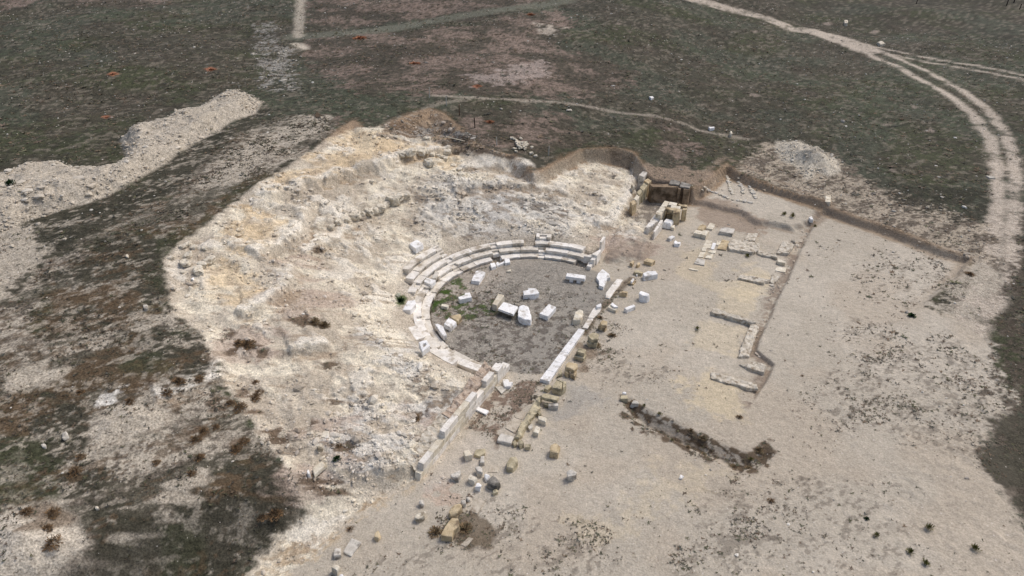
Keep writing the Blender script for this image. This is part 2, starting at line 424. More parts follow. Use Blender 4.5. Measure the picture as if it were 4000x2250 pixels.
for W in (MOUND_W, MOUND2_W):
    m = ss(-0.2, 0.4, poly_sd(GX, GY, W) + (n_mid - 0.5) * 1.2)
    mixc(SANDL if W is MOUND_W else SAND, m * 0.92); mixc(BROWN, m * cover(n_mid, .22) * .7)
mixc(SAND, region([(560,400),(640,345),(760,290),(835,292),(800,330),(640,430),(560,470),(520,470)], .8, 1.2) * cover(n_str, .65) * .8)
mixc(SAND, region([(0,930),(110,905),(180,925),(160,955),(60,985),(0,1000)], .5, .8) * .8)
mixc(SAND * 1.02, BERMM * 0.97)
mixc(SANDL, BERMM * cover(n_mid, .3) * .6); mixc(SAND * .72, BERMM * cover(n_mix, .22) * .6); RUB += BERMM * 2.6; VEG *= 1 - BERMM * .9; PEB += BERMM * .3
mixc(WHITE * .8, region([(395,985),(520,940),(560,945),(480,975),(400,1000)], .4, .8) * cover(n_fin, .5)); mixc(WHITE * .8, region([(235,1000),(300,975),(300,1010),(240,1020)], .4, .8) * cover(n_fin, .5))

# bare plain: orchestra, stage and the ground to the right
exi = poly_sd(GX, GY, EXC_W)
bare = ss(-0.1, 0.35, exi + (n_fin - .5) * .5)
plain = region([(640,1425),(1060,1190),(1260,955),(1500,640),(1700,560),(1740,500),(1850,440),(2080,525),(2452,655),(2330,770),(2420,800),(2500,860),(2540,1040),(2490,1120),(2560,1270),(2640,1400),(2640,1500),(600,1500)], 0.8, 1.2)
bare = np.maximum(bare, plain)
mixc(SAND, bare * 0.97); VEG *= 1 - bare; PEB = PEB * (1 - bare) + .5 * bare
mixc(SANDL, bare * cover(n_big, .4, .15) * .5)
mixc(MAUVE, bare * cover(fbm(GX / 6, GY / 6, 141, 3), .4, .15) * .6)
VEG += plain * 0.25
m = region([(2560,540),(2640,540),(2640,1060),(2510,1040),(2490,920),(2500,860),(2540,760),(2552,660)], 0.8, 1.5); mixc(SCRUB, m * cover(n_sm, .6) * .85); VEG += m * 4
m = region([(2640,1040),(2520,1050),(2480,1100),(2490,1170),(2545,1270),(2590,1340),(2640,1400)], .8, 1.2); mixc(SCRUB, m * .8); mixc(GRASS, m * cover(n_mid, .6) * .8); VEG += m * 3
for p, dn in [([(2150,1050),(2100,960),(2200,880),(2350,850),(2480,900),(2500,1050),(2520,1060),(2450,1150),(2300,1110)], 5),
              ([(1720,1400),(1790,1260),(1860,1200),(1960,1190),(2010,1220),(1960,1330),(1880,1449),(1690,1460)], 9),
              ([(1350,1449),(1420,1330),(1500,1320),(1560,1400),(1560,1460)], 6), ([(2090,820),(2250,800),(2240,870),(2110,900)], 2.5),
              ([(2200,640),(2330,640),(2450,660),(2380,740),(2280,760),(2150,730)], 2.2), ([(2060,950),(2200,1050),(2100,1100),(2000,1000)], 4),
              ([(1480,860),(1560,880),(1700,930),(1660,980),(1480,960)], 3), ([(1200,1230),(1300,1300),(1300,1449),(900,1449),(1100,1330)], 2.5),
              ([(2000,1220),(2250,1250),(2400,1449),(1900,1449)], 1.5)]:
    m = region(p, 1.5, 2.0); VEG += m * dn; mixc(SCRUB, m * cover(n_sm, .12 + .03 * dn) * .45)
mixc(YEL, region([(1700,960),(1800,930),(1880,990),(1860,1050),(1760,1050)], 1, 1.5) * .65)
for p in [[(1710,640),(1760,630),(1900,660),(1930,690),(1880,760),(1780,730),(1700,690)], [(1840,720),(1900,740),(1880,800),(1800,780)], [(1750,800),(1870,830),(1850,900),(1740,880)], [(1850,690),(1940,700),(1930,740),(1860,740)]]:
    mixc(YEL, region(p, .6, .8) * cover(n_mid, .7) * .4)
mixc(YEL, region([(1460,1300),(1560,1310),(1640,1180),(1760,1200),(1830,1190),(1700,1260),(1560,1380)], 1, 2) * .3)
mixc(LGREY, region([(1380,965),(1480,960),(1540,1000),(1440,1050),(1380,1060),(1400,1000)], .8, 1) * .55)
# edge strip of the long trench right of the stage building
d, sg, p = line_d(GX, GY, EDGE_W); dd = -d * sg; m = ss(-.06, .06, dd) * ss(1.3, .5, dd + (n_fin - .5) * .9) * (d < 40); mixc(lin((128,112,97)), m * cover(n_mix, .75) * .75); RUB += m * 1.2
m = band([(2080,520),(2200,560),(2300,600),(2440,650)], .5, .3, .6); mixc(SOIL, m * .4)
mixc(SAND * .95, region([(2340,765),(2455,650),(2515,690),(2440,810)], .5, 1.0) * cover(n_mix, .7) * .8)
# trench with weeds
for p in [[(1550,985),(1590,1000),(1650,1038),(1720,1070),(1800,1108),(1880,1138),(1935,1108),(1960,1155),(1905,1195),(1865,1190),(1820,1150),(1740,1112),(1650,1065),(1580,1028)], [(1570,1045),(1640,1072),(1720,1108),(1800,1152),(1790,1164),(1700,1122),(1590,1064)]]:
    m = region(p, .35, .5); mixc(BROWN * .7, m * cover(n_fin, .72) * .9); VEG += m * 12
# soil face of the cut banks
z0 = natural(GX, GY) - floor_(GX, GY)
face = ss(-0.5, 0.1, exi) * ss(1.5, 0.8, exi + (n_fin - .5) * .5) * ss(0.35, 0.9, z0)
mixc(SOIL, face * (0.55 + .4 * ss(-10, 5, Ca)))
VEG *= 1 - face
mixc(BROWN, ss(-1.2, -.3, exi) * ss(.2, -.2, exi) * ss(0.5, .9, z0) * cover(n_fin, .5) * .6)
# the eroded seating bank
cavm = region([(890,322),(1060,352),(1140,380),(1285,400),(1300,440),(1345,475),(1480,385),(1600,392),(1618,440),(1600,520),(1640,590),(1600,600),(1530,590),(1500,600),(1340,600),(1120,630),(1010,720),(1005,790),(1060,860),(1130,910),(1235,950),(1160,1060),(1060,1188),(980,1230),(880,1300),(700,1460),(640,1445),(700,1385),(775,1290),(745,1210),(670,1110),(600,1020),(560,950),(545,890),(500,815),(440,790),(418,650),(490,596),(600,512),(720,432)], .6, .7)
cavm = cavm * ss(11.0, 12.6, Cr + (n_mid - .5))
mixc(lin((197,186,167)), cavm * .92); ROCK = np.maximum(ROCK, cavm); RUB += cavm * 1.4
mixc(CREAM, cavm * cover(fbm(GX / 3, GY / 3, 151, 5, .6), .5, .10) * .85)
mixc(MAUVE * .95, cavm * cover(fbm(GX / 3.5, GY / 3.5, 157, 5, .6), .36, .10) * .75)
for p in [[(1060,440),(1290,430),(1360,480),(1540,560),(1440,592),(1200,592),(1060,545)], [(850,960),(1000,900),(1060,870),(1180,960),(1100,1080),(950,1100),(800,1050)], [(770,1100),(900,1080),(1050,1060),(1040,1150),(900,1200),(780,1200)], [(960,780),(1040,800),(1080,880),(980,900),(900,830)]]:
    m = region(p, 1, 1.5) * cavm; mixc(WHITE * .9, m * cover(n_mid, .6, .12) * .8); mixc(LGREY, m * cover(n_fin * .5 + n_mid * .5, .2, .06) * .65); RUB += m * 2.5
for p in [[(1435,400),(1590,400),(1595,500),(1560,560),(1430,500)], [(640,610),(760,520),(775,570),(690,640)], [(1000,880),(900,800),(820,640),(760,600),(1000,560),(1050,600)], [(590,790),(700,720),(760,690),(740,740),(640,800)], [(640,1449),(780,1340),(900,1240),(1000,1200),(900,1300),(760,1449)]]:
    m = region(p, 1, 1.5) * cavm; mixc(CREAM * 1.05, m * cover(n_mid, .65, .12) * .85)
for p, k in [([(720,430),(890,322),(990,350),(1110,365),(1130,400),(1000,405),(900,440),(800,455),(640,520),(600,545)], .6), ([(560,560),(640,520),(720,560),(680,620),(600,650)], .4), ([(450,690),(560,660),(660,690),(700,740),(600,780),(500,760)], .45), ([(1100,400),(1140,380),(1160,410),(1120,430)], .8)]:
    m = region(p, 1, 1.3) * np.maximum(cavm, bare * .8); mixc(ORNG, m * cover(n_mid * .5 + n_big * .5, k + .12, .12) * .55)
for p in [[(690,650),(780,640),(900,720),(880,800),(760,800),(650,750)], [(560,840),(700,830),(760,880),(640,920),(560,900)], [(720,1060),(850,1010),(900,1060),(760,1110)], [(700,1180),(820,1140),(900,1160),(760,1260)], [(960,960),(1000,980),(1050,1060),(1140,1050),(1080,1100),(960,1040)], [(1490,600),(1640,560),(1650,640),(1530,660)]]:
    m = region(p, 1, 1.5); mixc(lin((176,158,142)), m * cover(n_mid, .62, .12) * .75)
for p in [[(1300,480),(1420,500),(1420,540),(1320,530)], [(1040,470),(1100,450),(1090,500),(1050,520)], [(1380,540),(1450,550),(1400,590),(1340,580)], [(1120,560),(1180,560),(1180,590),(1120,590)], [(980,940),(1080,950),(1150,990),(1080,1010)], [(700,1110),(760,1090),(780,1130),(700,1150)], [(1580,500),(1650,480),(1720,510),(1650,570),(1590,560)]]:
    m = region(p, .8, 1.3); mixc(lin((118,110,100)), m * cover(n_fin * .5 + n_mid * .5, .5, .08) * .8)
for p in [[(1600,430),(1740,420),(1800,450),(1760,500),(1700,500),(1640,490)], [(1740,490),(1830,500),(1930,560),(1900,590),(1760,560)]]:
    mixc(lin((150,132,114)), region(p, .8, 1) * .75)
mixc(lin((132,118,102)), region([(1508,655),(1560,612),(1620,606),(1650,620),(1628,655),(1560,668)], .3, .6) * cover(n_mix, .6) * .5)
m = ss(-.6, .1, -poly_sd(GX, GY, TERR_W)) * ss(-.9, -.2, poly_sd(GX, GY, TERR_W)); mixc(lin((146,130,112)), m * cover(n_mix, .7) * .7)
mixc(lin((196,178,150)), region([(660,1440),(760,1380),(900,1270),(1040,1165),(1070,1195),(960,1280),(800,1400),(700,1470)], .6, .8) * cover(n_str, .6) * .7)
mixc(lin((168,146,118)), region([(700,1420),(800,1340),(900,1260),(1040,1165),(1060,1190),(930,1290),(780,1400)], .6, .8) * cover(n_str, .3) * .7)
mixc(lin((222,214,198)), cavm * plates(GX, GY) * .7); mixc(lin((150,134,114)), cavm * cover(.5 * n_fin + .5 * n_mix, .13, .05) * .6)
for L, hh, run in LEDGES:  # lit rock crests and shaded soil feet painted into the ledge colour
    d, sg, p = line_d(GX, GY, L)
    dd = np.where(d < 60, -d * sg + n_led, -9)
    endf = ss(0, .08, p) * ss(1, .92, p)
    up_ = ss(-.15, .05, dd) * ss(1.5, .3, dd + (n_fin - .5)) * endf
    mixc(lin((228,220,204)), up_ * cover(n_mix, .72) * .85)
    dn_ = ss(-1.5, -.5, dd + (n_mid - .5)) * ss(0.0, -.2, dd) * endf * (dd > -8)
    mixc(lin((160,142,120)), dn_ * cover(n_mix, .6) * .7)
apron = region([(890,305),(940,345),(1000,300),(1080,273),(1150,315),(1200,365),(1292,392),(1285,405),(1140,384),(1110,360),(1060,347),(1000,340),(930,350)], .4, .7)
mixc(SOIL, apron * .85); mixc(lin((104,88,72)), apron * cover(n_mix, .5, .06) * .75); mixc(lin((170,160,146)), apron * cover(n_fin * .4 + n_edge * .6, .16, .04) * .7); RUB += apron * 1.2; VEG += apron * 3
m = region([(1120,300),(1200,350),(1292,392),(1285,405),(1140,384),(1110,362)], .4, .7); mixc(SCRUB, m * cover(n_mix, .6) * .8); RUB += m * 1.5
m = region([(1040,325),(1110,315),(1190,345),(1150,352),(1060,345)], .3, .5); mixc(lin((150,146,138)), m * cover(n_fin, .45) * .8); RUB += m * 4
# dark weed patches of the bank
for p in [(800,635,18), (795,815,22), (755,810,14), (640,885,26), (600,875,20), (1045,1045,14), (850,1125,10), (880,1120,10), (840,925,12), (1090,700,14), (560,845,16), (930,995,16), (780,1210,22), (840,1235,24), (700,1110,18), (820,990,10), (700,1090,20), (840,1010,12), (620,870,12), (610,990,30), (550,1010,30), (595,1110,18), (500,1090,20), (640,1020,20), (780,1060,10), (1720,475,18)]:
    x, y, s = p
    m = region([(x - s, y), (x - s * .4, y - s * .6), (x + s * .7, y - s * .55), (x + s, y), (x + s * .3, y + s * .6), (x - s * .6, y + s * .5)], .4, .8)
    mixc(lin((104,88,72)), m * cover(n_fin, .55) * .85); VEG += m * 7
# orchestra floor
orch = ss(9.05, 8.75, Cr) * ss(-5.4, -4.9, Cb)
mixc(ORCH, orch * .95)
mixc(lin((98,90,82)), orch * cover(fbm(GX / .42, GY / .42, 161, 3), .30, .05) * .75 * ss(8.5, -2, Ca + (n_mid - .5) * 5))
mixc(lin((184,172,156)), orch * ss(3, 7, Cb + (n_mid - .5) * 4) * .5)
VEG = VEG * (1 - orch) + orch * 3.0 * ss(8.5, -2, Ca)
for p, k in [([(1085,760),(1110,720),(1150,700),(1180,715),(1160,740),(1210,760),(1250,755),(1250,790),(1180,800),(1120,810),(1085,790)], .40), ([(1000,745),(1018,742),(1018,765),(1002,770)], .9), ([(1085,740),(1150,695),(1130,740),(1090,775)], .5)]:
    m = region(p, .25, .5); mixc(MOSS, m * cover(n_fin, k) * .85); VEG += m * 5
mixc(DARK, region([(1240,790),(1310,815),(1340,790),(1260,770)], .3, .2) * .45)  # shade below the propped slab, painted into the floor colour
m = region([(1255,970),(1340,955),(1360,965),(1330,1010),(1285,1060),(1255,1125),(1195,1085),(1170,1080),(1230,1000)], .5, .7); mixc(lin((118,98,83)), m * cover(n_mix, .8) * .85); VEG += m * 9
m = region([(1430,920),(1460,830),(1520,790),(1600,830),(1540,880),(1480,940)], .5, .8); mixc(lin((124,106,86)), m * cover(n_mid, .4) * .7); VEG += m * 4
m = region([(1095,1330),(1100,1290),(1180,1300),(1240,1340),(1230,1375),(1130,1370)], .4, .6); mixc(lin((104,90,72)), m * cover(n_mid, .6) * .8); VEG += m * 14
m = region([(1075,1250),(1085,1215),(1130,1210),(1165,1235),(1150,1270),(1100,1275)], .4, .6); mixc(RED, m * cover(n_fin, .6) * .45); RUB += m * 1.5
m = band([(1590,700),(1540,745),(1500,790),(1470,840)], .28, .2, .15); mixc(lin((110,96,78)), m * .8); VEG += m * 10
mixc(lin((196,186,172)), region([(1080,1180),(1180,1080),(1240,1090),(1230,1130),(1130,1200),(1080,1230)], .6, .8) * .5)
# patches of rust-red plants and bare circles in the grass
for x, y, s in [(530,174,13), (285,186,12), (270,294,14), (1232,305,10), (1335,36,10), (905,96,8), (1200,216,14), (640,228,0), (2015,0,0)]:
    if s: mixc(lin((168,112,84)), region([(x - s, y), (x, y - s * .4), (x + s, y), (x, y + s * .35)], .4, .3) * .8)
for x, y, s in [(1760,265,10), (1900,240,14), (2230,315,10), (2340,330,12), (1770,150,10), (1900,80,10), (2240,430,8), (1990,450,12), (1555,60,8), (1545,75,9), (2300,270,10), (2080,60,14), (2200,80,16), (1250,50,12)]:
    mixc(lin((160,146,134)), region([(x - s, y), (x, y - s * .4), (x + s, y), (x, y + s * .35)], .5, .6) * .6)
C = C * (1 - ss(45, 75, Cr) * (.30 - .60 * (.6 * fbm(GX / 22, GY / 22, 195, 3) + .4 * fbm(GX / 6, GY / 9, 197, 3))))[:, None]
C = np.where(far[:, None], GRASS * 0.9, C)
gz = GZ.reshape(nr, na); sl_ = np.maximum(np.abs(np.gradient(gz, axis=0) / np.gradient(rows)[:, None]), np.abs(np.gradient(gz, axis=1) / (np.maximum(.002, np.abs(np.gradient(ang)))[None, :] * rows[:, None]))).ravel()
steep = ss(.9, 1.8, sl_)[:, None] * (np.hypot(GX, GY) < 120)[:, None]
CB = C.reshape(nr, na, 3); CB = sum(np.roll(CB, k, 0) for k in (-6, -3, 0, 3, 6)) / 5; CB = sum(np.roll(CB, k, 1) for k in (-6, -4, -2, 0, 2, 4, 6)) / 7; CB = CB.reshape(-1, 3)
C = C * (1 - .8 * steep) + CB * .8 * steep
C = C * (1 - (1 - steep) * .16 + (1 - steep) * 0.32 * (.5 * n_fin + .5 * fbm(GX / .2, GY / .2, 129, 2))[:, None])

def new_mesh(name, co, faces, mat=None, smooth=False):
    me = bpy.data.meshes.new(name)
    co = np.asarray(co, np.float32)
    me.vertices.add(len(co)); me.vertices.foreach_set('co', co.ravel())
    f = np.asarray(faces, np.int32); k = f.shape[1]
    me.loops.add(f.size); me.loops.foreach_set('vertex_index', f.ravel())
    me.polygons.add(len(f)); me.polygons.foreach_set('loop_start', np.arange(0, f.size, k, dtype=np.int32))
    me.polygons.foreach_set('loop_total', np.full(len(f), k, np.int32))
    me.polygons.foreach_set('use_smooth', np.full(len(f), smooth, bool))
    if mat: me.materials.append(mat)
    me.update(calc_edges=True); me.validate()
    return me
def set_col(me, name, c):
    at_ = me.attributes.new(name, 'FLOAT_COLOR', 'POINT')
    a4 = np.ones((len(c), 4), np.float32); a4[:, :3] = c
    at_.data.foreach_set('color', a4.ravel())
def set_val(me, name, v):
    at_ = me.attributes.new(name, 'FLOAT', 'POINT'); at_.data.foreach_set('value', np.asarray(v, np.float32))

# ------------------------------------------------------------------ materials
def mat_new(name):
    m = bpy.data.materials.new(name); m.use_nodes = True
    n = m.node_tree.nodes; b = n['Principled BSDF']
    b.inputs['Roughness'].default_value = 0.92
    b.inputs['Specular IOR Level'].default_value = 0.15
    return m, n, m.node_tree.links, b
def ramp(n, l, src, p0, c0, p1, c1):
    r = n.new('ShaderNodeValToRGB'); e = r.color_ramp.elements
    e[0].position, e[1].position = p0, p1
    e[0].color, e[1].color = (*c0, 1), (*c1, 1)
    l.new(src, r.inputs[0]); return r.outputs[0]
def mixn(n, l, mode, fac, a, b):
    x = n.new('ShaderNodeMix'); x.data_type = 'RGBA'; x.blend_type = mode; x.clamp_factor = True
    for s, v in ((x.inputs[0], fac), (x.inputs[6], a), (x.inputs[7], b)):
        if hasattr(v, 'node'): l.new(v, s)
        elif isinstance(v, (int, float)): s.default_value = v
        else: s.default_value = (*v, 1)
    return x.outputs[2]
def noise_n(n, l, vec, sc, det=5, rough=.6):
    t = n.new('ShaderNodeTexNoise'); t.inputs['Scale'].default_value = sc; t.inputs['Detail'].default_value = det; t.inputs['Roughness'].default_value = rough
    if vec: l.new(vec, t.inputs['Vector'])
    return t

m, n, l, b = mat_new('ground_earth')
at_ = n.new('ShaderNodeAttribute'); at_.attribute_name = 'earth'
pv = n.new('ShaderNodeAttribute'); pv.attribute_name = 'pebbly'
ge = n.new('ShaderNodeNewGeometry')
n1 = noise_n(n, l, ge.outputs['Position'], 2.6, 6, .68); n2 = noise_n(n, l, ge.outputs['Position'], 9, 3, .6)
gr = n.new('ShaderNodeAttribute'); gr.attribute_name = 'grain'
f1 = ramp(n, l, n1.outputs[0], .30, (.62, .61, .60), .70, (1.32, 1.32, 1.32))
f2 = ramp(n, l, n2.outputs[0], .34, (.52, .51, .50), .66, (1.46, 1.46, 1.46))
c = mixn(n, l, 'MULTIPLY', gr.outputs['Fac'], at_.outputs['Color'], f1)
c = mixn(n, l, 'MULTIPLY', gr.outputs['Fac'], c, f2)
vo = n.new('ShaderNodeTexVoronoi'); vo.inputs['Scale'].default_value = 2.3; l.new(ge.outputs['Position'], vo.inputs['Vector'])
sp = n.new('ShaderNodeSeparateColor'); l.new(vo.outputs['Color'], sp.inputs[0])
mt = n.new('ShaderNodeMath'); mt.operation = 'MULTIPLY_ADD'; l.new(pv.outputs['Fac'], mt.inputs[0]); l.new(sp.outputs[0], mt.inputs[1]); mt.inputs[2].default_value = 0   # pebble size
mt2 = n.new('ShaderNodeMath'); mt2.operation = 'MULTIPLY'; l.new(mt.outputs[0], mt2.inputs[0]); mt2.inputs[1].default_value = 0.24
mt3 = n.new('ShaderNodeMath'); mt3.operation = 'LESS_THAN'; l.new(vo.outputs['Distance'], mt3.inputs[0]); l.new(mt2.outputs[0], mt3.inputs[1])
mt4 = n.new('ShaderNodeMath'); mt4.operation = 'MULTIPLY'; l.new(mt3.outputs[0], mt4.inputs[0]); mt4.inputs[1].default_value = 0.55
c = mixn(n, l, 'MIX', mt4.outputs[0], c, tuple(lin((222, 214, 202))))
l.new(c, b.inputs['Base Color'])
bu = n.new('ShaderNodeBump'); bu.inputs['Strength'].default_value = .7; bu.inputs['Distance'].default_value = .16
l.new(n1.outputs[0], bu.inputs['Height']); l.new(bu.outputs[0], b.inputs['Normal'])
M_GROUND = m

def stone_mat(name, c0, c1, stain, stain_amt, sc=2.2, bump=.35, streak=False):
    m, n, l, b = mat_new(name)
    tc = n.new('ShaderNodeTexCoord'); oi = n.new('ShaderNodeObjectInfo')
    ad = n.new('ShaderNodeVectorMath'); ad.operation = 'ADD'; l.new(tc.outputs['Object'], ad.inputs[0]); l.new(oi.outputs['Location'], ad.inputs[1])
    a = noise_n(n, l, ad.outputs[0], sc, 5, .62); d = noise_n(n, l, ad.outputs[0], sc * 5, 4, .6); s = noise_n(n, l, ad.outputs[0], sc * .7, 4, .6)
    col = ramp(n, l, a.outputs[0], .34, c0, .66, c1)
    fine = ramp(n, l, d.outputs[0], .3, (.86, .85, .83), .6, (1.05, 1.05, 1.05))
    col = mixn(n, l, 'MULTIPLY', 1, col, fine)
    sf = ramp(n, l, s.outputs[0], .62 - stain_amt * .35, (0, 0, 0), .72 - stain_amt * .25, (1, 1, 1))
    col = mixn(n, l, 'MIX', sf, col, stain)
    hv = n.new('ShaderNodeHueSaturation'); mm = n.new('ShaderNodeMapRange'); l.new(oi.outputs['Random'], mm.inputs[0]); mm.inputs[3].default_value = .92; mm.inputs[4].default_value = 1.06
    l.new(mm.outputs[0], hv.inputs['Value']); l.new(col, hv.inputs['Color']); l.new(hv.outputs[0], b.inputs['Base Color'])
    bu = n.new('ShaderNodeBump'); bu.inputs['Strength'].default_value = bump; bu.inputs['Distance'].default_value = .05
    l.new(d.outputs[0], bu.inputs['Height']); l.new(bu.outputs[0], b.inputs['Normal'])
    return m
L3 = lambda *c: tuple(lin(c))
M_MARBLE = stone_mat('weathered_marble', L3(232,229,223), L3(249,248,245), L3(190,183,172), .2)
M_SEAT = stone_mat('seat_marble', L3(220,212,198), L3(244,239,230), L3(184,172,154), .18, 1.4)
M_SEATB = stone_mat('worn_seat_marble', L3(204,195,180), L3(231,224,211), L3(168,156,138), .28, 1.4)
M_CREAM = stone_mat('cream_limestone', L3(208,196,172), L3(234,226,208), L3(170,154,130), .2)
M_TAN = stone_mat('tan_sandstone', L3(180,160,126), L3(212,194,160), L3(130,114,92), .28)
M_OLIVE = stone_mat('lichened_sandstone', L3(166,154,126), L3(204,192,162), L3(122,116,98), .3)
M_GREY = stone_mat('grey_limestone', L3(190,183,170), L3(218,212,200), L3(142,135,124), .25)
M_DARK = stone_mat('dark_lichened_stone', L3(124,119,111), L3(168,162,152), L3(92,89,82), .4)
M_FOUND = stone_mat('rubble_masonry', L3(178,166,146), L3(222,214,198), L3(140,126,106), .25, 3.4, .6)
M_BRICK = stone_mat('red_brick_core', L3(166,146,128), L3(200,184,166), L3(126,110,96), .3, 4.5, .6)
M_EARTHW = stone_mat('earth_stained_masonry', L3(128,110,90), L3(164,144,120), L3(92,78,62), .35, 1.2)
M_PAVE = stone_mat('trodden_paving', L3(178,166,148), L3(202,192,174), L3(150,136,118), .2)
M_BOULD = stone_mat('pale_boulder', L3(200,188,166), L3(228,220,202), L3(150,138,118), .25)
def vcol_mat(name, rough=.95):
    m, n, l, b = mat_new(name); a = n.new('ShaderNodeAttribute'); a.attribute_name = 'tint'
    ge = n.new('ShaderNodeNewGeometry'); t = noise_n(n, l, ge.outputs['Position'], 14, 3)
    f = ramp(n, l, t.outputs[0], .3, (.78, .78, .78), .7, (1.16, 1.16, 1.16))
    l.new(mixn(n, l, 'MULTIPLY', 1, a.outputs['Color'], f), b.inputs['Base Color']); b.inputs['Roughness'].default_value = rough
    return m
M_PLANT = vcol_mat('dry_plants'); M_RUBBLE = vcol_mat('loose_stone')
def plain_mat(name, c):
    m, n, l, b = mat_new(name); tc = n.new('ShaderNodeTexCoord'); t = noise_n(n, l, tc.outputs['Object'], 9, 4)
    l.new(ramp(n, l, t.outputs[0], .3, tuple(np.array(c) * .75), .7, c), b.inputs['Base Color']); return m
M_POSTW = plain_mat('whitewashed_wood', L3(206,202,192)); M_POSTR = plain_mat('rusty_iron', L3(92,64,50)); M_POSTD = plain_mat('dark_wood', L3(52,42,38)); M_PLANK = plain_mat('bleached_wood', L3(196,186,164))

# ------------------------------------------------------------------ ground object
idx = np.arange(nr * na).reshape(nr, na)
i0 = idx[:-1, :]; i1 = idx[1:, :]
j1 = np.roll(np.arange(na), -1)
F4 = np.stack([i0, i1, i1[:, j1], i0[:, j1]], -1).reshape(-1, 4)
gm = new_mesh('ground', np.stack([GX, GY, GZ], 1), F4, M_GROUND, True)
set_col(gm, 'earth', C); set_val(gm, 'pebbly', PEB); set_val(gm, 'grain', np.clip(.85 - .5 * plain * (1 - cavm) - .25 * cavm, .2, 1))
go = bpy.data.objects.new('ground', gm); COL.objects.link(go); go['kind'] = 'structure'

# ------------------------------------------------------------------ builders for the things on the land
def tag(o, label, cat, group=None):
    o['label'] = label; o['category'] = cat
    if 'kind' not in o: o['kind'] = 'thing'
    if group: o['group'] = group
    return o
def link(name, me, parent=None, loc=(0, 0, 0), rz=0):
    o = bpy.data.objects.new(name, me); COL.objects.link(o); o.location = loc; o.rotation_euler = (0, 0, rz)
    if parent: o.parent = parent
    return o
def thing(name, label, cat, loc, group=None):
    o = bpy.data.objects.new(name, None); COL.objects.link(o); o.location = loc; o.empty_display_size = .3
    return tag(o, label, cat, group)
def finish(bm, mat, bev, amp, freq, maxe, seed, smooth=False):
    bmesh.ops.recalc_face_normals(bm, faces=bm.faces)
    if bev > 0:
        bmesh.ops.bevel(bm, geom=list(bm.edges), offset=bev, segments=2, profile=.6, affect='EDGES', clamp_overlap=True)
    bmesh.ops.triangulate(bm, faces=[f for f in bm.faces if len(f.verts) > 4])
    for _ in range(4):
        es = [e for e in bm.edges if e.calc_length() > maxe]
        if not es: break
        bmesh.ops.subdivide_edges(bm, edges=es, cuts=1, use_grid_fill=True)
        bmesh.ops.triangulate(bm, faces=[f for f in bm.faces if len(f.verts) > 4])
    off = Vector((seed * 3.7, seed * 1.3, -seed * 2.1))
    for v in bm.verts:
        p = v.co + off
        v.co += mnoise.noise_vector(p * freq) * amp + mnoise.noise_vector(p * freq * 3.1) * amp * .35
    me = bpy.data.meshes.new('block'); bm.to_mesh(me); bm.free(); me.materials.append(mat)
    if smooth:
        me.polygons.foreach_set('use_smooth', [True] * len(me.polygons))
    return me
STY = {'cut': (.025, .018, 1.6, .45), 'worn': (.06, .045, 1.5, .35), 'rough': (.12, .11, 1.3, .3), 'rubble': (.06, .10, 2.6, .24), 'flat': (.015, .02, 1.5, .5)}
BN = [0]
def fit(outline, h, elev=0.0, zfix=None):
    uv = np.array(outline, float); zt = None
    c = uv.mean(0, keepdims=True)
    p = land(c, lambda x, y: H(x, y, False))[0]; zb = Hs(p) if zfix is None else zfix
    d = rays(uv)
    for _ in range(4):
        t = (zb + elev + h - CAMZ) / d[:, 2]
        P = d[:, :2] * t[:, None]
        zb = Hs(P.mean(0)) if zfix is None else zfix
    return P, zb
def prism_mesh(P, c, zlo, zhi, mat, style, tilt=0.0, taper=0.0, hole=None):
    BN[0] += 1
    r = random.Random(BN[0])
    bev, amp, fr, me_ = STY[style]
    P = np.asarray(P) - c
    ar = 0.5 * np.sum(P[:, 0] * np.roll(P[:, 1], -1) - np.roll(P[:, 0], -1) * P[:, 1])
    if ar < 0: P = P[::-1]
    bm = bmesh.new(); tx, ty = r.uniform(-1, 1) * tilt, r.uniform(-1, 1) * tilt
    top = [bm.verts.new((x * (1 - taper), y * (1 - taper), zhi + x * tx + y * ty)) for x, y in P]
    bot = [bm.verts.new((x * (1 + .02), y * (1 + .02), zlo)) for x, y in P]
    k = len(P)
    if hole is None:
        bm.faces.new(top); bm.faces.new(bot[::-1])
        for i in range(k): bm.faces.new((top[i], bot[i], bot[(i + 1) % k], top[(i + 1) % k]))
    else:
        cc = P.mean(0)
        ti = [bm.verts.new((cc[0] + (x - cc[0]) * hole, cc[1] + (y - cc[1]) * hole, zhi)) for x, y in P]
        bi = [bm.verts.new((cc[0] + (x - cc[0]) * hole, cc[1] + (y - cc[1]) * hole, zlo)) for x, y in P]
        for i in range(k):
            j = (i + 1) % k
            bm.faces.new((top[i], bot[i], bot[j], top[j])); bm.faces.new((ti[j], bi[j], bi[i], ti[i]))
            bm.faces.new((top[i], top[j], ti[j], ti[i])); bm.faces.new((bot[j], bot[i], bi[i], bi[j]))
    return finish(bm, mat, min(bev, (zhi - zlo) * .25), amp, fr, me_, BN[0] % 97)
def block(name, cat, outline, h, mat, style, label, elev=0.0, group=None, tilt=0.0, taper=0.0, parent=None, hole=None, zfix=None):
    """a stone whose upper face has this outline; it stands h high on the land (or elev above it)"""
    P, zb = fit(outline, h, elev, zfix)
    c = P.mean(0)
    lo = elev - (0.15 if elev == 0 else 0)
    me = prism_mesh(P, c, lo, elev + h, mat, style, tilt, taper, hole)
    me.name = name
    if parent is None:
        o = link(name, me, None, (c[0], c[1], zb)); return tag(o, label, cat, group)
    o = link(name, me, parent, (c[0] - parent.location.x, c[1] - parent.location.y, zb - parent.location.z))
    return o

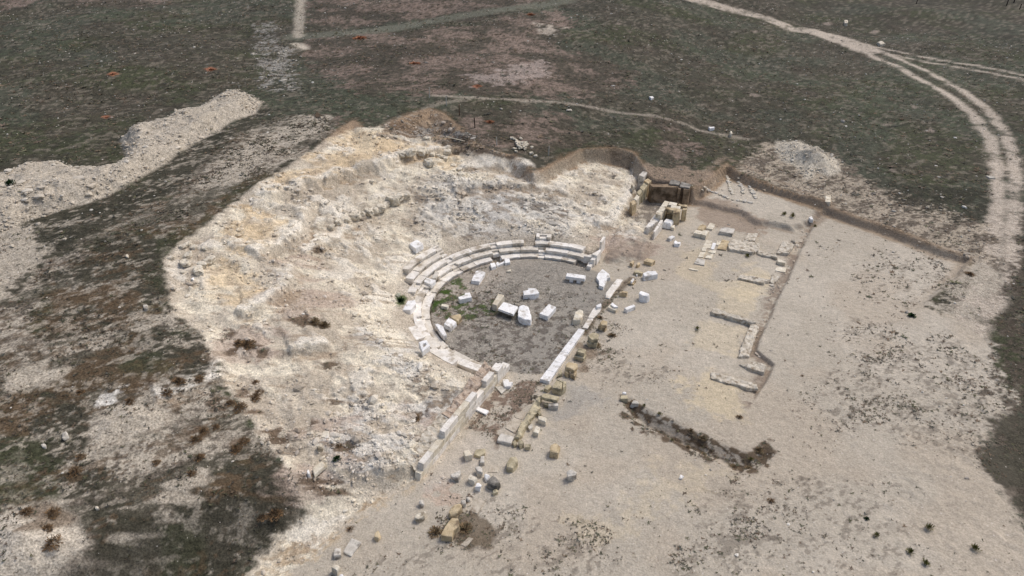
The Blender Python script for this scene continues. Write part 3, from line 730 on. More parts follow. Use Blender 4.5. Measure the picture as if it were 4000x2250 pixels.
cA = crop(1550, 880, 4.026); cB = crop(1950, 880, 4.026); cD = crop(1550, 1180, 4.026); cG = crop(2050, 1100, 4.026)
cR = crop(2450, 620, 4.026); cS = crop(2650, 850, 4.026); cT = crop(2700, 1160, 4.026); cL = crop(1850, 1400, 4.026)
cK = crop(1600, 1700, 4.026); cM = crop(2250, 950, 4.026); c2 = crop(2000, 750, 1.932); cN = crop(2350, 1500, 3.435)
c4 = crop(1000, 1500, 1.932); c6 = crop(1000, 750, 1.932); c7 = crop(1250, 400, 1.82); c8 = crop(2000, 1500, 1.932); c5 = crop(0, 750, 1.932); c9 = crop(0, 1500, 1.932)

# ---- the rows of seats: wedges between the stairways, each seat block a part
ROWS = {'E': (8.85, 9.58, -.25, .22), 'D': (9.55, 10.28, .05, .60), 'C': (10.25, 10.98, .40, .97), 'B': (10.95, 11.68, .75, 1.34), 'A': (11.65, 12.35, 1.1, 1.71)}
def arc_block(r0, r1, t0, t1, z0, z1, lip=True):
    prof = [(r0 + .11, z0), (r0 + .11, z1 - .15), (r0, z1 - .10), (r0, z1), (r1, z1), (r1, z0)] if lip else [(r0, z0), (r0, z1), (r1, z1), (r1, z0)]
    n = max(2, int((t1 - t0) / 2.5))
    bm = bmesh.new(); ring = []
    for i in range(n + 1):
        t = math.radians(t0 + (t1 - t0) * i / n)
        ring.append([bm.verts.new((*xy_(r * math.sin(t), r * math.cos(t)), z)) for r, z in prof])
    k = len(prof)
    for i in range(n):
        for j in range(k): bm.faces.new((ring[i][j], ring[i + 1][j], ring[i + 1][(j + 1) % k], ring[i][(j + 1) % k]))
    bm.faces.new(ring[0]); bm.faces.new(ring[-1][::-1])
    BN[0] += 1
    return finish(bm, M_SEAT if rs.random() < .62 else M_SEATB, .016, .034, 2.1, .4, BN[0] % 89)
rs = random.Random(5)
def xy_(a, b):
    return a * TU[0] + b * TN[0], a * TU[1] + b * TN[1]
STAIRS = [-97, -70, -42, -15, 14, 42, 69, 95]
def hw(r): return math.degrees(0.34 / r)
WEDGES = [
 (-97, -70, {'E': (-96, -70), 'D': (-97, -70), 'C': (-93, -70)}, 'wedge of white marble seats next to the ashlar retaining wall, rows facing away'),
 (-70, -42, {'E': (-70, -42), 'D': (-70, -42), 'C': (-70, -50)}, 'wedge of marble seats behind the block with a square hole'),
 (-42, -15, {'E': (-42, -15), 'D': (-42, -15), 'C': (-22, -15)}, 'wedge of two marble seat rows running along the green moss patch'),
 (-15, 14, {'E': (-15, 14), 'D': (-15, 14), 'C': (-15, 14), 'B': (-15, 14), 'A': (-9, 14)}, 'tallest wedge of marble seats, five rows high, with blocks lying on it'),
 (14, 42, {'E': (14, 38), 'D': (14, 42), 'C': (14, 42)}, 'wedge of three marble seat rows right of the five-row wedge'),
 (42, 69, {'E': (44, 69), 'D': (42, 69), 'C': (42, 59)}, 'wedge of marble seats whose top row breaks off in a gap of earth'),
 (69, 97, {'E': (69, 91), 'D': (69, 97), 'C': (65, 92)}, 'right-hand end wedge of marble seats reaching the end wall'),
]
for w0, w1, rws, lab in WEDGES:
    t = thing('seating_wedge', lab, 'theatre seats', (TC[0], TC[1], 0), 'marble seating wedges of the theatre')
    for key, (t0, t1) in rws.items():
        r0, r1, z0, z1 = ROWS[key]
        a0, a1 = t0, t1
        if any(abs(t0 - s) < .1 for s in STAIRS): a0 += hw(r0)
        if any(abs(t1 - s) < .1 for s in STAIRS): a1 -= hw(r0)
        if key == 'C' and w0 == 69: a0 = 65
        n = max(1, round(math.radians(a1 - a0) * r0 / 1.75))
        cuts = [a0 + (a1 - a0) * (i + (rs.uniform(-.18, .18) if 0 < i < n else 0)) / n for i in range(n + 1)]
        for i in range(n):
            g = math.degrees(.014 / r0); dz = rs.uniform(-.03, .02); dr = rs.uniform(-.03, .03)
            if key == 'C' and w1 <= -42 and rs.random() < .25: continue
            link('seat_block', arc_block(r0 + dr, r1 + dr + rs.uniform(-.03, .05), cuts[i] + g, cuts[i + 1] - g, z0, z1 + dz), t)
# stairways: step cut to half height in front of a full-height block
SLAB = {-70: ('EDC', 'stairway of marble steps beside the block with a square hole'), -42: ('ED', 'stairway of low marble steps near the pale block behind the moss'),
        -15: ('EDC', 'stairway of marble steps at the left end of the five-row wedge'), 14: ('EDCBA', 'longest stairway of marble steps, five steps up the tall wedge'),
        42: ('DC', 'stairway above the broken kerb stones in the middle of the seats'), 69: ('EDCB', 'stairway of deep square steps up to the single top block'),
        95: ('D', 'short stairway step next to the marble end wall')}
for s, (ks, lab) in SLAB.items():
    t = thing('stairway', lab, 'stairs', (TC[0], TC[1], 0), 'stairways between the marble seats')
    for k in ks:
        r0, r1, z0, z1 = ROWS[k]; d = hw(r0) - .05
        h = (z1 - (0 if k == 'E' else ROWS[chr(ord(k) + 1)][3]))
        link('stair_step', arc_block(r0 + .02, r0 + .45, s - d, s + d, z0, z1 - h * .5, False), t)
        link('back_block', arc_block(r0 + .46, r1 - .02, s - d, s + d, z0, z1 - .01, False), t)
t = thing('seat_fragment', 'single marble seat block with a cut step, topmost above the right stairway', 'seat block', (TC[0], TC[1], 0))
link('seat_block', arc_block(10.95, 11.68, 65.5, 69 - 1.8, .7, 1.34), t); link('seat_block', arc_block(10.95, 11.68, 69 + 1.8, 73.0, .7, 1.34), t)
# broken kerb stones in front of the middle stairway
for pts, h, lab in [([(1465,600),(1535,585),(1565,640),(1490,665)], .3, 'white kerb stone left of the broken middle stairway'),
                    ([(1690,520),(1770,520),(1785,580),(1705,590)], .3, 'white kerb stone right of the broken middle stairway'),
                    ([(1560,590),(1590,570),(1610,600),(1690,560),(1700,585),(1580,635)], .2, 'bent narrow kerb fragment between two white kerb stones'),
                    ([(1630,515),(1700,508),(1690,540),(1620,560)], .32, 'small marble kerb chunk behind the bent kerb fragment')]:
    block('kerb_stone', 'stone block', cA(pts), h, M_MARBLE, 'cut', lab, group='broken kerb stones of the middle stairway')

# ---- end wall on the right of the seats: sloping blocks
t = thing('end_wall', 'white marble end wall stepping up along the right edge of the seats', 'wall', (8.0, 57.0, 0))
for pts, h in [([(1430,545),(1500,545),(1440,655),(1375,640)], .35), ([(1470,490),(1540,485),(1500,545),(1430,545)], .75), ([(1330,485),(1440,455),(1535,485),(1440,500)], .62), ([(1455,455),(1590,375),(1600,395),(1540,480)], .95), ([(1580,255),(1635,170),(1675,180),(1610,270)], 1.3)]:
    block('wall_block', None, cB(pts), h, M_SEAT, 'cut', None, parent=t)

# ---- marble and limestone blocks lying in and round the orchestra
B = [
 ('marble_block', cA([(190,302),(325,232),(418,297),(300,372)]), .45, 'MARBLE', 'worn', 0, 'squared white marble block alone on the slope above the seats'),
 ('marble_block', cA([(468,825),(612,868),(540,942),(425,885)]), .40, 'MARBLE', 'cut', .5, 'white block lying on the seat rows near the moss patch'),
 ('stone_slab', cA([(605,708),(660,745),(622,830),(555,838)]), .30, 'GREY', 'worn', .5, 'small grey slab leaning on the seats behind a white block'),
 ('marble_block', cA([(1245,710),(1330,702),(1392,738),(1300,890),(1165,868)]), .32, 'MARBLE', 'worn', 0, 'flat white slab with a raised lump, nearest the seats'),
 ('marble_block', cA([(965,1128),(1065,1092),(1070,1066),(1145,1053),(1180,1128),(990,1172)]), .42, 'MARBLE', 'cut', 0, 'L-shaped white block with a raised corner by the moss'),
 ('stone_block', cA([(705,1225),(820,1258),(790,1290),(690,1265)]), .30, 'CREAM', 'worn', 0, 'little beige block between moss patches'),
 ('marble_slab', cA([(1680,1205),(1905,1275),(1835,1400),(1590,1312)]), .2, 'MARBLE', 'flat', .42, 'thick white slab propped level off the ground with deep shade below'),
 ('stone_block', cA([(1595,1072),(1692,1100),(1575,1262),(1500,1238)]), .62, 'CREAM', 'worn', 0, 'cream block leaning against the propped white slab'),
 ('marble_block', c2([(52,862),(80,850),(128,865),(148,935),(150,962),(88,960),(48,935)]), .6, 'MARBLE', 'rough', 0, 'lumpy white marble block with a hole, right of the propped slab'),
 ('marble_block', cG([(232,500),(378,350),(492,400),(365,548)]), .42, 'MARBLE', 'cut', 0, 'white block with a toothed edge and a notch below'),
 ('boulder', cG([(790,470),(850,440),(925,450),(915,520),(870,600),(750,605)]), .5, 'CREAM', 'rough', 0, 'rough cream boulder close to the white threshold slabs'),
 ('irregular_slab', cM([(415,405),(520,480),(540,540),(490,550),(430,690),(360,660),(365,600),(320,540),(345,480)]), .32, 'MARBLE', 'cut', 0, 'angular white slab broken to a hooked shape'),
 ('fluted_block', cB([(375,1028),(455,1016),(455,982),(585,995),(630,1065),(562,1088),(385,1088)]), .5, 'MARBLE', 'worn', 0, 'white carved block with a second lump behind it'),
 ('stone_chip', cB([(105,725),(180,685),(185,725)]), .12, 'CREAM', 'cut', 0, 'small triangular white chip near the front seats'),
 ('marble_block', cD([(820,235),(940,310),(850,400),(735,345)]), .42, 'MARBLE', 'worn', 0, 'square white block in front of a tan block at the left'),
 ('stone_block', cD([(815,222),(1000,185),(1020,230),(960,295),(905,262)]), .42, 'TAN', 'worn', 0, 'tan block tucked behind a square white block'),
 ('marble_block', cD([(600,345),(640,335),(728,378),(785,515),(730,530),(665,440)]), .45, 'MARBLE', 'cut', .22, 'long white block lying across the left seats'),
 ('marble_block', cA([(165,1185),(290,1165),(300,1225),(210,1340),(85,1330)]), .45, 'MARBLE', 'worn', 0, 'large white slab beside the bright green weed, outside the seats'),
 ('broken_block', cL([(450,325),(545,322),(562,365),(620,368),(580,435),(485,440)]), .28, 'MARBLE', 'worn', 0, 'white broken block below the end of the retaining wall'),
 ('stone_slab', cL([(335,440),(430,430),(520,468),(440,553)]), .10, 'GREY', 'flat', 0, 'thin pale slab flat on the earth below a white broken block'),
 ('marble_slab', cL([(68,760),(240,818),(195,878),(25,798)]), .14, 'MARBLE', 'flat', 0, 'oblong white slab with drilled hole at the wall foot'),
 ('small_marble', cM([(315,965),(390,935),(405,990),(340,1010)]), .35, 'MARBLE', 'rough', 0, 'small white lump at the end of the worn threshold'),
 ('marble_block', cM([(755,1018),(905,963),(937,990),(805,1048)]), .36, 'MARBLE', 'cut', 0, 'clean white block out on the sand right of the threshold'),
 ('marble_block', cM([(1035,745),(1110,765),(1165,812),(1130,838),(1040,828),(985,795)]), .65, 'MARBLE', 'rough', 0, 'rounded white cube standing alone on the sand'),
 ('marble_block', cM([(1050,470),(1130,438),(1255,435),(1290,490),(1210,500),(1075,520)]), .5, 'MARBLE', 'worn', 0, 'biggest white block right of the threshold, long with a chipped end'),
 ('stone_slab', cM([(815,625),(870,570),(950,590),(905,645)]), .16, 'TAN', 'flat', 0, 'tan slab carrying a little white stone'),
 ('small_marble', cM([(858,600),(890,547),(918,560),(882,612)]), .25, 'MARBLE', 'worn', .16, 'little white stone lying on a tan slab'),
 ('stone_block', cM([(1065,275),(1115,228),(1250,272),(1190,308)]), .4, 'TAN', 'worn', 0, 'tan block, largest of the three below the soil bank'),
 ('stone_block', cM([(845,308),(880,268),(915,280),(890,330)]), .38, 'TAN', 'worn', 0, 'tan block, left one of the three below the soil bank'),
 ('stone_block', cM([(940,330),(985,285),(1020,320),(960,345)]), .32, 'TAN', 'rough', 0, 'tan broken stone, middle one of the three below the soil bank'),
 ('stone_block', cM([(900,432),(960,420),(1060,460),(1030,482),(910,458)]), .28, 'OLIVE', 'rough', 0, 'dull olive stone just left of the biggest white block'),
 ('stone_chip', cM([(945,485),(965,475),(970,500),(948,505)]), .18, 'MARBLE', 'worn', 0, 'tiny white chip in front of the dull olive stone'),
 ('stone_block', cM([(680,780),(722,750),(815,760),(800,786)]), .42, 'TAN', 'cut', 0, 'thin tan block set upright on the sand by the threshold'),
 ('stone_block', cM([(495,1005),(540,950),(660,1012),(630,1058)]), .3, 'CREAM', 'worn', 0, 'beige base stone under a white three-cornered piece'),
 ('small_marble', cM([(545,960),(572,930),(665,998),(600,1000)]), .14, 'MARBLE', 'cut', .3, 'white three-cornered piece lying on a beige stone'),
 ('small_marble', cR([(625,1240),(710,1205),(755,1225),(680,1262)]), .3, 'MARBLE', 'worn', 0, 'white stone nearest the upright marble slab of the gate wall'),
 ('broken_block', cR([(735,1300),(765,1280),(800,1310),(850,1305),(822,1345),(740,1335)]), .34, 'MARBLE', 'worn', 0, 'white broken stone with a notch, lying before the gate wall'),
 # along the row of piers and the low wall below it
 ('stone_slab', cL([(1060,580),(1110,545),(1345,600),(1310,655),(1080,610)]), .3, 'OLIVE', 'worn', .35, 'long tan slab resting across stones at the head of the low wall'),
 ('stone_block', cL([(1185,695),(1340,690),(1330,750),(1170,742)]), .38, 'GREY', 'worn', 0, 'whitish block with a blackened front under the long tan slab'),
 ('stone_block', cL([(1095,690),(1180,690),(1160,738),(1095,730)]), .3, 'OLIVE', 'rough', 0, 'small olive stone left of the blackened block'),
 ('stone_block', cL([(1015,900),(1150,930),(1130,1000),(1010,950)]), .42, 'CREAM', 'worn', 0, 'cream block right of the low wall, upper of two'),
 ('stone_block', cL([(985,1055),(1055,1085),(1020,1178),(935,1158)]), .36, 'CREAM', 'worn', 0, 'cream block right of the low wall, lower of two'),
 ('stone_slab', cL([(430,1160),(640,1230),(590,1345),(360,1288)]), .24, 'GREY', 'worn', 0, 'big greyish slab at the lower left end of the low wall'),
 ('paving_slab', cL([(560,1000),(640,930),(760,970),(660,1180),(500,1090)]), .06, 'PAVE', 'flat', 0, 'broad paving slab flush with the soil beside the low wall'),
 ('paving_slab', cL([(640,880),(780,830),(815,850),(760,960),(660,930)]), .05, 'PAVE', 'flat', 0, 'narrow paving slab beside the middle of the low wall'),
 ('stone_block', cL([(710,1290),(760,1268),(800,1330),(730,1368)]), .4, 'OLIVE', 'rough', 0, 'olive stone in the middle at the lower end of the low wall'),
 ('stone_block', cL([(810,1340),(900,1340),(890,1395),(810,1388)]), .32, 'OLIVE', 'worn', 0, 'tan stone at the right of the low wall end'),
 ('stone_block', cL([(600,1320),(660,1262),(680,1340),(620,1378)]), .3, 'OLIVE', 'rough', 0, 'olive stone at the left of the low wall end'),
 ('stone_block', c8([(290,460),(320,445),(365,475),(345,525),(278,515)]), .5, 'TAN', 'rough', 0, 'tan stone crusted with grey lichen alone on the sand'),
 ('carved_capital', c8([(415,660),(450,635),(490,665),(475,692),(422,692)]), .55, 'GREY', 'rubble', 0, 'carved grey capital with a tan top alone on open sand'),
 ('stone_block', cL([(1000,830),(1060,815),(1085,860),(1030,890)]), .3, 'OLIVE', 'rough', 0, 'rough olive stone above the upper cream block by the low wall'),
 ('stone_block', cL([(850,1060),(930,1020),(945,1075),(880,1120)]), .25, 'GREY', 'rough', 0, 'low grey stone between the low wall and the lower cream block'),
 ('stone_block', cL([(1330,200),(1380,180),(1390,260),(1300,300)]), .2, 'OLIVE', 'rough', 0, 'flat olive stone between the threshold end and a three-stone pier'),
 # the heap of stones at the lower left
 ('stone_block', cK([(840,240),(940,225),(985,310),(880,330)]), .5, 'CREAM', 'worn', 0, 'cream square block at the top left of the stone heap'),
 ('stone_block', cK([(1010,290),(1050,210),(1190,205),(1185,280),(1090,325)]), .25, 'OLIVE', 'worn', 0, 'flat olive block right of a cream square block'),
 ('column_fragment', cK([(1110,330),(1170,318),(1182,430),(1110,430)]), .3, 'GREY', 'worn', 0, 'short grey column piece below the flat olive block'),
 ('boulder', cK([(1030,500),(1100,465),(1160,510),(1150,585),(1070,565)]), .5, 'GREY', 'rough', 0, 'grey boulder in the middle of the stone heap'),
 ('boulder', cK([(940,600),(1085,660),(1010,708),(910,680)]), .45, 'BOULD', 'rough', 0, 'pale wedge-shaped boulder left of the heap centre'),
 ('boulder', cK([(640,612),(790,525),(810,590),(750,668),(640,650)]), .42, 'GREY', 'rough', 0, 'grey-white boulder apart at the left of the stone heap'),
 ('boulder', cK([(1050,730),(1090,725),(1130,780),(1130,818),(1035,808)]), .4, 'MARBLE', 'rough', 0, 'whitest stone of the heap, at its lower edge'),
 ('boulder', cK([(1185,590),(1285,635),(1210,688),(1165,640)]), .32, 'MARBLE', 'rough', 0, 'white stone tucked against a dark lichened boulder'),
 ('boulder', cK([(1220,700),(1300,630),(1380,650),(1430,720),(1370,788),(1230,758)]), .5, 'DARK', 'rough', 0, 'dark boulder blackened with lichen at the heap right side'),
 ('boulder', cK([(1295,845),(1370,825),(1400,870),(1310,905)]), .32, 'OLIVE', 'rough', 0, 'small tan stone directly below the dark boulder'),
 ('boulder', cK([(610,1180),(700,1085),(790,1072),(832,1130),(760,1215),(640,1235)]), .45, 'TAN', 'rough', 0, 'ochre oval boulder above the long ochre block'),
 ('stone_block', c4([(1400,1128),(1450,1040),(1480,1010),(1530,1012),(1535,1070),(1490,1108),(1480,1152),(1392,1140)]), .5, 'TAN', 'worn', 0, 'long ochre block, biggest stone in the lower weeds'),
 ('boulder', cK([(810,1010),(880,990),(905,1070),(850,1090)]), .36, 'GREY', 'rough', 0, 'grey stone just above the ochre oval boulder'),
 ('boulder', cK([(890,960),(960,950),(975,1000),(930,1025)]), .22, 'GREY', 'rough', 0, 'low grey stone half sunk above the ochre oval boulder'),
 ('boulder', cK([(90,1230),(180,1185),(260,1190),(230,1270),(150,1315),(90,1288)]), .42, 'BOULD', 'rough', 0, 'pale boulder left of the ochre oval boulder'),
 ('boulder', cK([(145,1010),(235,1010),(230,1080),(150,1080)]), .36, 'GREY', 'rough', 0, 'grey boulder below the red brick rubble'),
 ('paving_slab', cK([(1030,990),(1190,1040),(1060,1235),(960,1190)]), .05, 'PAVE', 'flat', 0, 'pale slab flush with the sand right of the ochre boulders'),
 ('paving_slab', cK([(1265,460),(1400,480),(1385,580),(1230,580)]), .05, 'PAVE', 'flat', 0, 'pale flush slab above the dark boulder'),
 ('paving_slab', c4([(1545,1210),(1605,1155),(1640,1165),(1585,1230)]), .05, 'PAVE', 'flat', 0, 'pale flush slab in the weeds below the long ochre block'),
 ('boulder', cK([(1530,420),(1600,325),(1690,335),(1700,390),(1620,515),(1525,495)]), .5, 'OLIVE', 'rough', 0, 'bulky olive boulder with weeds, right of the stone heap'),
 ('boulder', c4([(890,1120),(920,1098),(945,1120),(925,1158),(890,1148)]), .42, 'TAN', 'rough', 0, 'tan boulder alone below the rocky slope'),
 ('boulder', c4([(565,1380),(600,1350),(635,1380),(602,1425)]), .55, 'BOULD', 'rough', 0, 'big pale boulder close to the bottom edge'),
 ('boulder', c4([(612,1432),(640,1420),(660,1440),(630,1449)]), .3, 'MARBLE', 'rough', 0, 'small white stone touching the bottom edge'),
 ('boulder', c4([(580,1240),(640,1230),(650,1290),(590,1300)]), .3, 'GREY', 'rough', 0, 'sunken grey boulder above the big pale boulder'),
 ('flat_rock', c4([(655,1270),(720,1160),(800,1190),(720,1300)]), .12, 'GREY', 'worn', 0, 'broad flat rock plate near the bottom edge'),
 ('boulder', c4([(445,465),(490,440),(500,468),(465,490)]), .42, 'BOULD', 'rough', 0, 'pale boulder beside a weed clump on the white slope'),
 ('boulder', c4([(385,660),(405,645),(418,668),(398,678)]), .3, 'MARBLE', 'rough', 0, 'small white stone at the lower end of a cream rock plate'),
 ('flat_rock', c4([(425,640),(500,578),(525,610),(440,690)]), .16, 'CREAM', 'worn', 0, 'oblong cream rock plate on the slope above the dark grass'),
 ('flat_rock', c4([(445,350),(550,345),(555,412),(490,400)]), .12, 'BOULD', 'worn', 0, 'whitish rock plate on the slope, left of two'),
 ('flat_rock', c4([(590,385),(635,380),(630,422),(595,430)]), .14, 'BOULD', 'worn', 0, 'whitish rock plate on the slope, right of two'),
 # at the trench
 ('boulder', cN([(280,95),(330,95),(345,125),(300,128)]), .3, 'MARBLE', 'rough', 0, 'white stone behind a tan block at the trench head'),
 ('stone_block', cN([(262,150),(340,145),(358,198),(252,196)]), .35, 'OLIVE', 'worn', 0, 'tan block at the head of the weedy trench'),
 ('boulder', cN([(395,260),(430,225),(495,235),(495,272),(410,275)]), .36, 'GREY', 'rough', 0, 'whitish stone in the weeds of the trench head'),
 ('flat_rock', cN([(1035,1265),(1060,1215),(1110,1240),(1080,1270)]), .1, 'MARBLE', 'flat', 0, 'flat white stone alone on the sand left of the trench'),
 # excavated floor on the right
 ('stone_block', cR([(1130,1040),(1200,1020),(1245,1050),(1190,1108),(1100,1098)]), .4, 'TAN', 'rough', 0, 'rounded tan stone behind two cream blocks'),
 ('stone_block', cR([(1300,1005),(1395,1035),(1340,1108),(1245,1092)]), .2, 'CREAM', 'cut', 0, 'flat cream block to the right behind two cream blocks'),
 ('stone_block', cR([(1080,1115),(1190,1135),(1150,1188),(1045,1165)]), .45, 'CREAM', 'cut', 0, 'cream ashlar block, left of a touching pair'),
 ('stone_block', cR([(1197,1118),(1290,1130),(1240,1212),(1157,1182)]), .45, 'CREAM', 'cut', 0, 'cream ashlar block, right of a touching pair'),
 ('stone_block', cR([(1490,1075),(1695,1100),(1660,1178),(1560,1158),(1440,1140)]), .36, 'GREY', 'worn', 0, 'broad greyish block right of the cream ashlar pair'),
 ('paving_slab', cS([(440,350),(530,370),(500,485),(375,478)]), .08, 'CREAM', 'flat', 0, 'tan paving slab at the upper left of the paved strip'),
 ('paving_slab', cS([(540,392),(595,400),(560,498),(510,488)]), .10, 'MARBLE', 'flat', 0, 'narrow white paving slab set among tan ones'),
 ('paving_slab', cS([(602,362),(670,370),(642,438),(597,432)]), .08, 'CREAM', 'flat', 0, 'small cream paving slab right of the narrow white one'),
 ('paving_slab', cS([(690,342),(800,370),(750,508),(605,490)]), .12, 'TAN', 'flat', 0, 'large ochre paving slab next to the rubble mass'),
 ('paving_slab', cS([(368,482),(452,482),(430,528),(365,520)]), .08, 'CREAM', 'flat', 0, 'thin cream paving slab below the upper left one'),
 ('paving_slab', cS([(480,502),(588,520),(580,560),(470,540)]), .10, 'CREAM', 'flat', 0, 'bright cream paving slab in the middle of the paved strip'),
 ('paving_slab', cS([(347,540),(425,540),(390,622),(307,618)]), .09, 'CREAM', 'flat', 0, 'cream paving slab just above the grey end slab'),
 ('paving_slab', cS([(440,600),(550,560),(520,645),(410,630)]), .10, 'CREAM', 'flat', 0, 'cream paving slab right of the grey end slab'),
 ('paving_slab', cS([(300,632),(420,660),(410,748),(245,715)]), .12, 'GREY', 'flat', 0, 'grey slab closing the lower end of the paved strip'),
 ('kerb_stone', cS([(175,785),(320,825),(300,835),(165,805)]), .10, 'CREAM', 'flat', 0, 'slim cream kerb below the grey end slab'),
 ('stone_block', cS([(1565,640),(1690,692),(1680,716),(1560,690)]), .35, 'CREAM', 'cut', 0, 'cream block with ochre front at the strip edge'),
 ('paving_slab', cS([(1540,770),(1700,790),(1680,858),(1520,830)]), .08, 'CREAM', 'flat', 0, 'large cream paving slab below the ochre-fronted block'),
 ('field_stone', crop(3000, 750, 1.932)([(300,222),(322,210),(335,240),(312,236)]), .3, 'MARBLE', 'worn', 0, 'white three-cornered stone at the upper end of the straight edge'),
 ('stone_block', crop(3000, 750, 1.932)([(420,78),(462,70),(460,125),(416,120)]), .5, 'CREAM', 'worn', 0, 'beige stone standing in the bank at the top of the straight edge'),
 ('field_stone', crop(2000, 0, 1.932)([(1483,955),(1520,952),(1530,962),(1495,970)]), .35, 'MARBLE', 'worn', 0, 'long white stone beside the foot trail'),
 ('field_stone', crop(2000, 0, 1.932)([(1645,990),(1662,988),(1662,1008),(1646,1010)]), .5, 'BOULD', 'rough', 0, 'upright pale stone below the foot trail'),
 ('field_stone', crop(2000, 0, 1.932)([(1035,728),(1060,722),(1072,735),(1048,742)]), .3, 'MARBLE', 'worn', 0, 'white stone in the dark grass above the trail'),
 ('field_stone', crop(3000, 0, 1.932)([(575,150),(600,150),(605,170),(580,172)]), .7, 'BOULD', 'rough', 0, 'pale rock in the far grass above the dirt track'),
 ('field_stone', crop(3000, 0, 1.932)([(825,315),(860,308),(888,325),(850,332)]), .6, 'BOULD', 'rough', 0, 'pale flat rock near where the dirt track forks'),
 ('field_stone', crop(3000, 0, 1.932)([(1645,1325),(1700,1328),(1720,1345),(1670,1342)]), .15, 'GREY', 'flat', 0, 'pale flat rock at the verge of the dirt track'),
 ('field_stone', c9([(708,910),(735,905),(740,935),(715,940)]), .16, 'BOULD', 'rough', 0, 'pale cube-like stone on the terraced field, lower left'),
 ('field_stone', c5([(1080,850),(1115,845),(1110,875),(1085,880)]), .16, 'GREY', 'rough', 0, 'whitish rock in the dark scrub left of the seats'),
 ('field_stone', c9([(455,370),(490,352),(505,385),(470,410)]), .16, 'GREY', 'rough', 0, 'grey rock in the dark scrub near the left edge'),
 ('field_stone', c9([(300,455),(335,450),(340,470),(305,475)]), .16, 'GREY', 'rough', 0, 'smaller grey rock left of the big grey rock'),
 ('field_stone', c5([(940,470),(962,468),(960,486),(942,485)]), .16, 'BOULD', 'rough', 0, 'white round stone on the field beyond the scrub'),
 ('field_stone', c5([(1445,640),(1462,645),(1455,668),(1442,660)]), .16, 'MARBLE', 'rough', 0, 'white pointed stone on the yellow earth at the left'),
]
MATS = dict(MARBLE=M_MARBLE, CREAM=M_CREAM, TAN=M_TAN, OLIVE=M_OLIVE, GREY=M_GREY, DARK=M_DARK, PAVE=M_PAVE, BOULD=M_BOULD)
for nm, ol, h, mt_, st, el, lab in B:
    cat = {'boulder': 'boulder', 'field_stone': 'rock', 'flat_rock': 'rock', 'carved_capital': 'capital', 'column_fragment': 'column piece', 'paving_slab': 'paving slab', 'kerb_stone': 'kerb stone'}.get(nm, 'stone block')
    block(nm, cat, ol, h, MATS[mt_], st, lab, elev=el, tilt=.05 if st in ('rough', 'worn') and el == 0 and h > .2 else 0)
block('holed_block', 'stone block', cD([(335,640),(470,592),(520,690),(405,785)]), .5, M_MARBLE, 'worn', 'white block pierced by a square hole, behind the left seats', elev=.45, hole=.36)
o = block('cornice_block', 'cornice', cB([(1070,748),(1365,788),(1345,842),(1045,802)]), .3, M_MARBLE, 'cut', 'long white cornice block raised on carved brackets', elev=.28)
cc = o.location
for f in (.3, .68):
    P, zb = fit(cB([(1070,748),(1365,788),(1345,842),(1045,802)]), .3, .28)
    p = P[3] + (P[2] - P[3]) * f; q = P[0] + (P[1] - P[0]) * f; e = (P[2] - P[3]); e = e / np.linalg.norm(e) * .17
    me = prism_mesh([p - e, p + e, q + e, q - e], np.array([cc.x, cc.y]), -.1, .3, M_MARBLE, 'cut'); link('bracket', me, o)

# ---- threshold of white slabs along the stage, upper part worn and half buried
def strip(left, right, cuts, h, mat, style, parent, name, gap=.004):
    L_, zl = fit(left, h); R_, zr = fit(right, h)
    def at(E, t):
        k = (len(E) - 1) * t; i = min(int(k), len(E) - 2); return E[i] + (E[i + 1] - E[i]) * (k - i)
    for i in range(len(cuts) - 1):
        t0, t1 = cuts[i] + (gap if i else 0), cuts[i + 1]
        P = [at(L_, t0), at(L_, t1), at(R_, t1), at(R_, t0)]
        c = np.mean(P, 0); me = prism_mesh(P, c, -.2, h + rs.uniform(-.006, .006), mat, style)
        link(name, me, parent, (c[0] - parent.location.x, c[1] - parent.location.y, zl - parent.location.z))
t = thing('threshold', 'straight row of bright white marble slabs along the orchestra edge', 'threshold', (4.0, 45.0, 0))
strip(cL([(1045, 322)]) + cG([(845, 735)]), cL([(1190, 362)]) + cG([(940, 758)]), [0, .16, .33, .52, .72, 1], .28, M_MARBLE, 'cut', t, 'threshold_slab')
t = thing('worn_threshold', 'worn grey-white slabs half buried in line with the bright threshold', 'threshold', (7.0, 51.0, 0))
for ol, h in [(cG([(990,575),(1075,580),(1065,610),(985,735),(905,715)]), .1), (cG([(1085,405),(1195,428),(1180,470),(1075,570),(995,560),(1040,480)]), .12), (cM([(645,555),(740,572),(690,650),(600,760),(530,865),(460,850),(470,770)]), .14)]:
    block('threshold_slab', None, ol, h, M_GREY if h > 9 else M_SEAT, 'worn', None, parent=t)

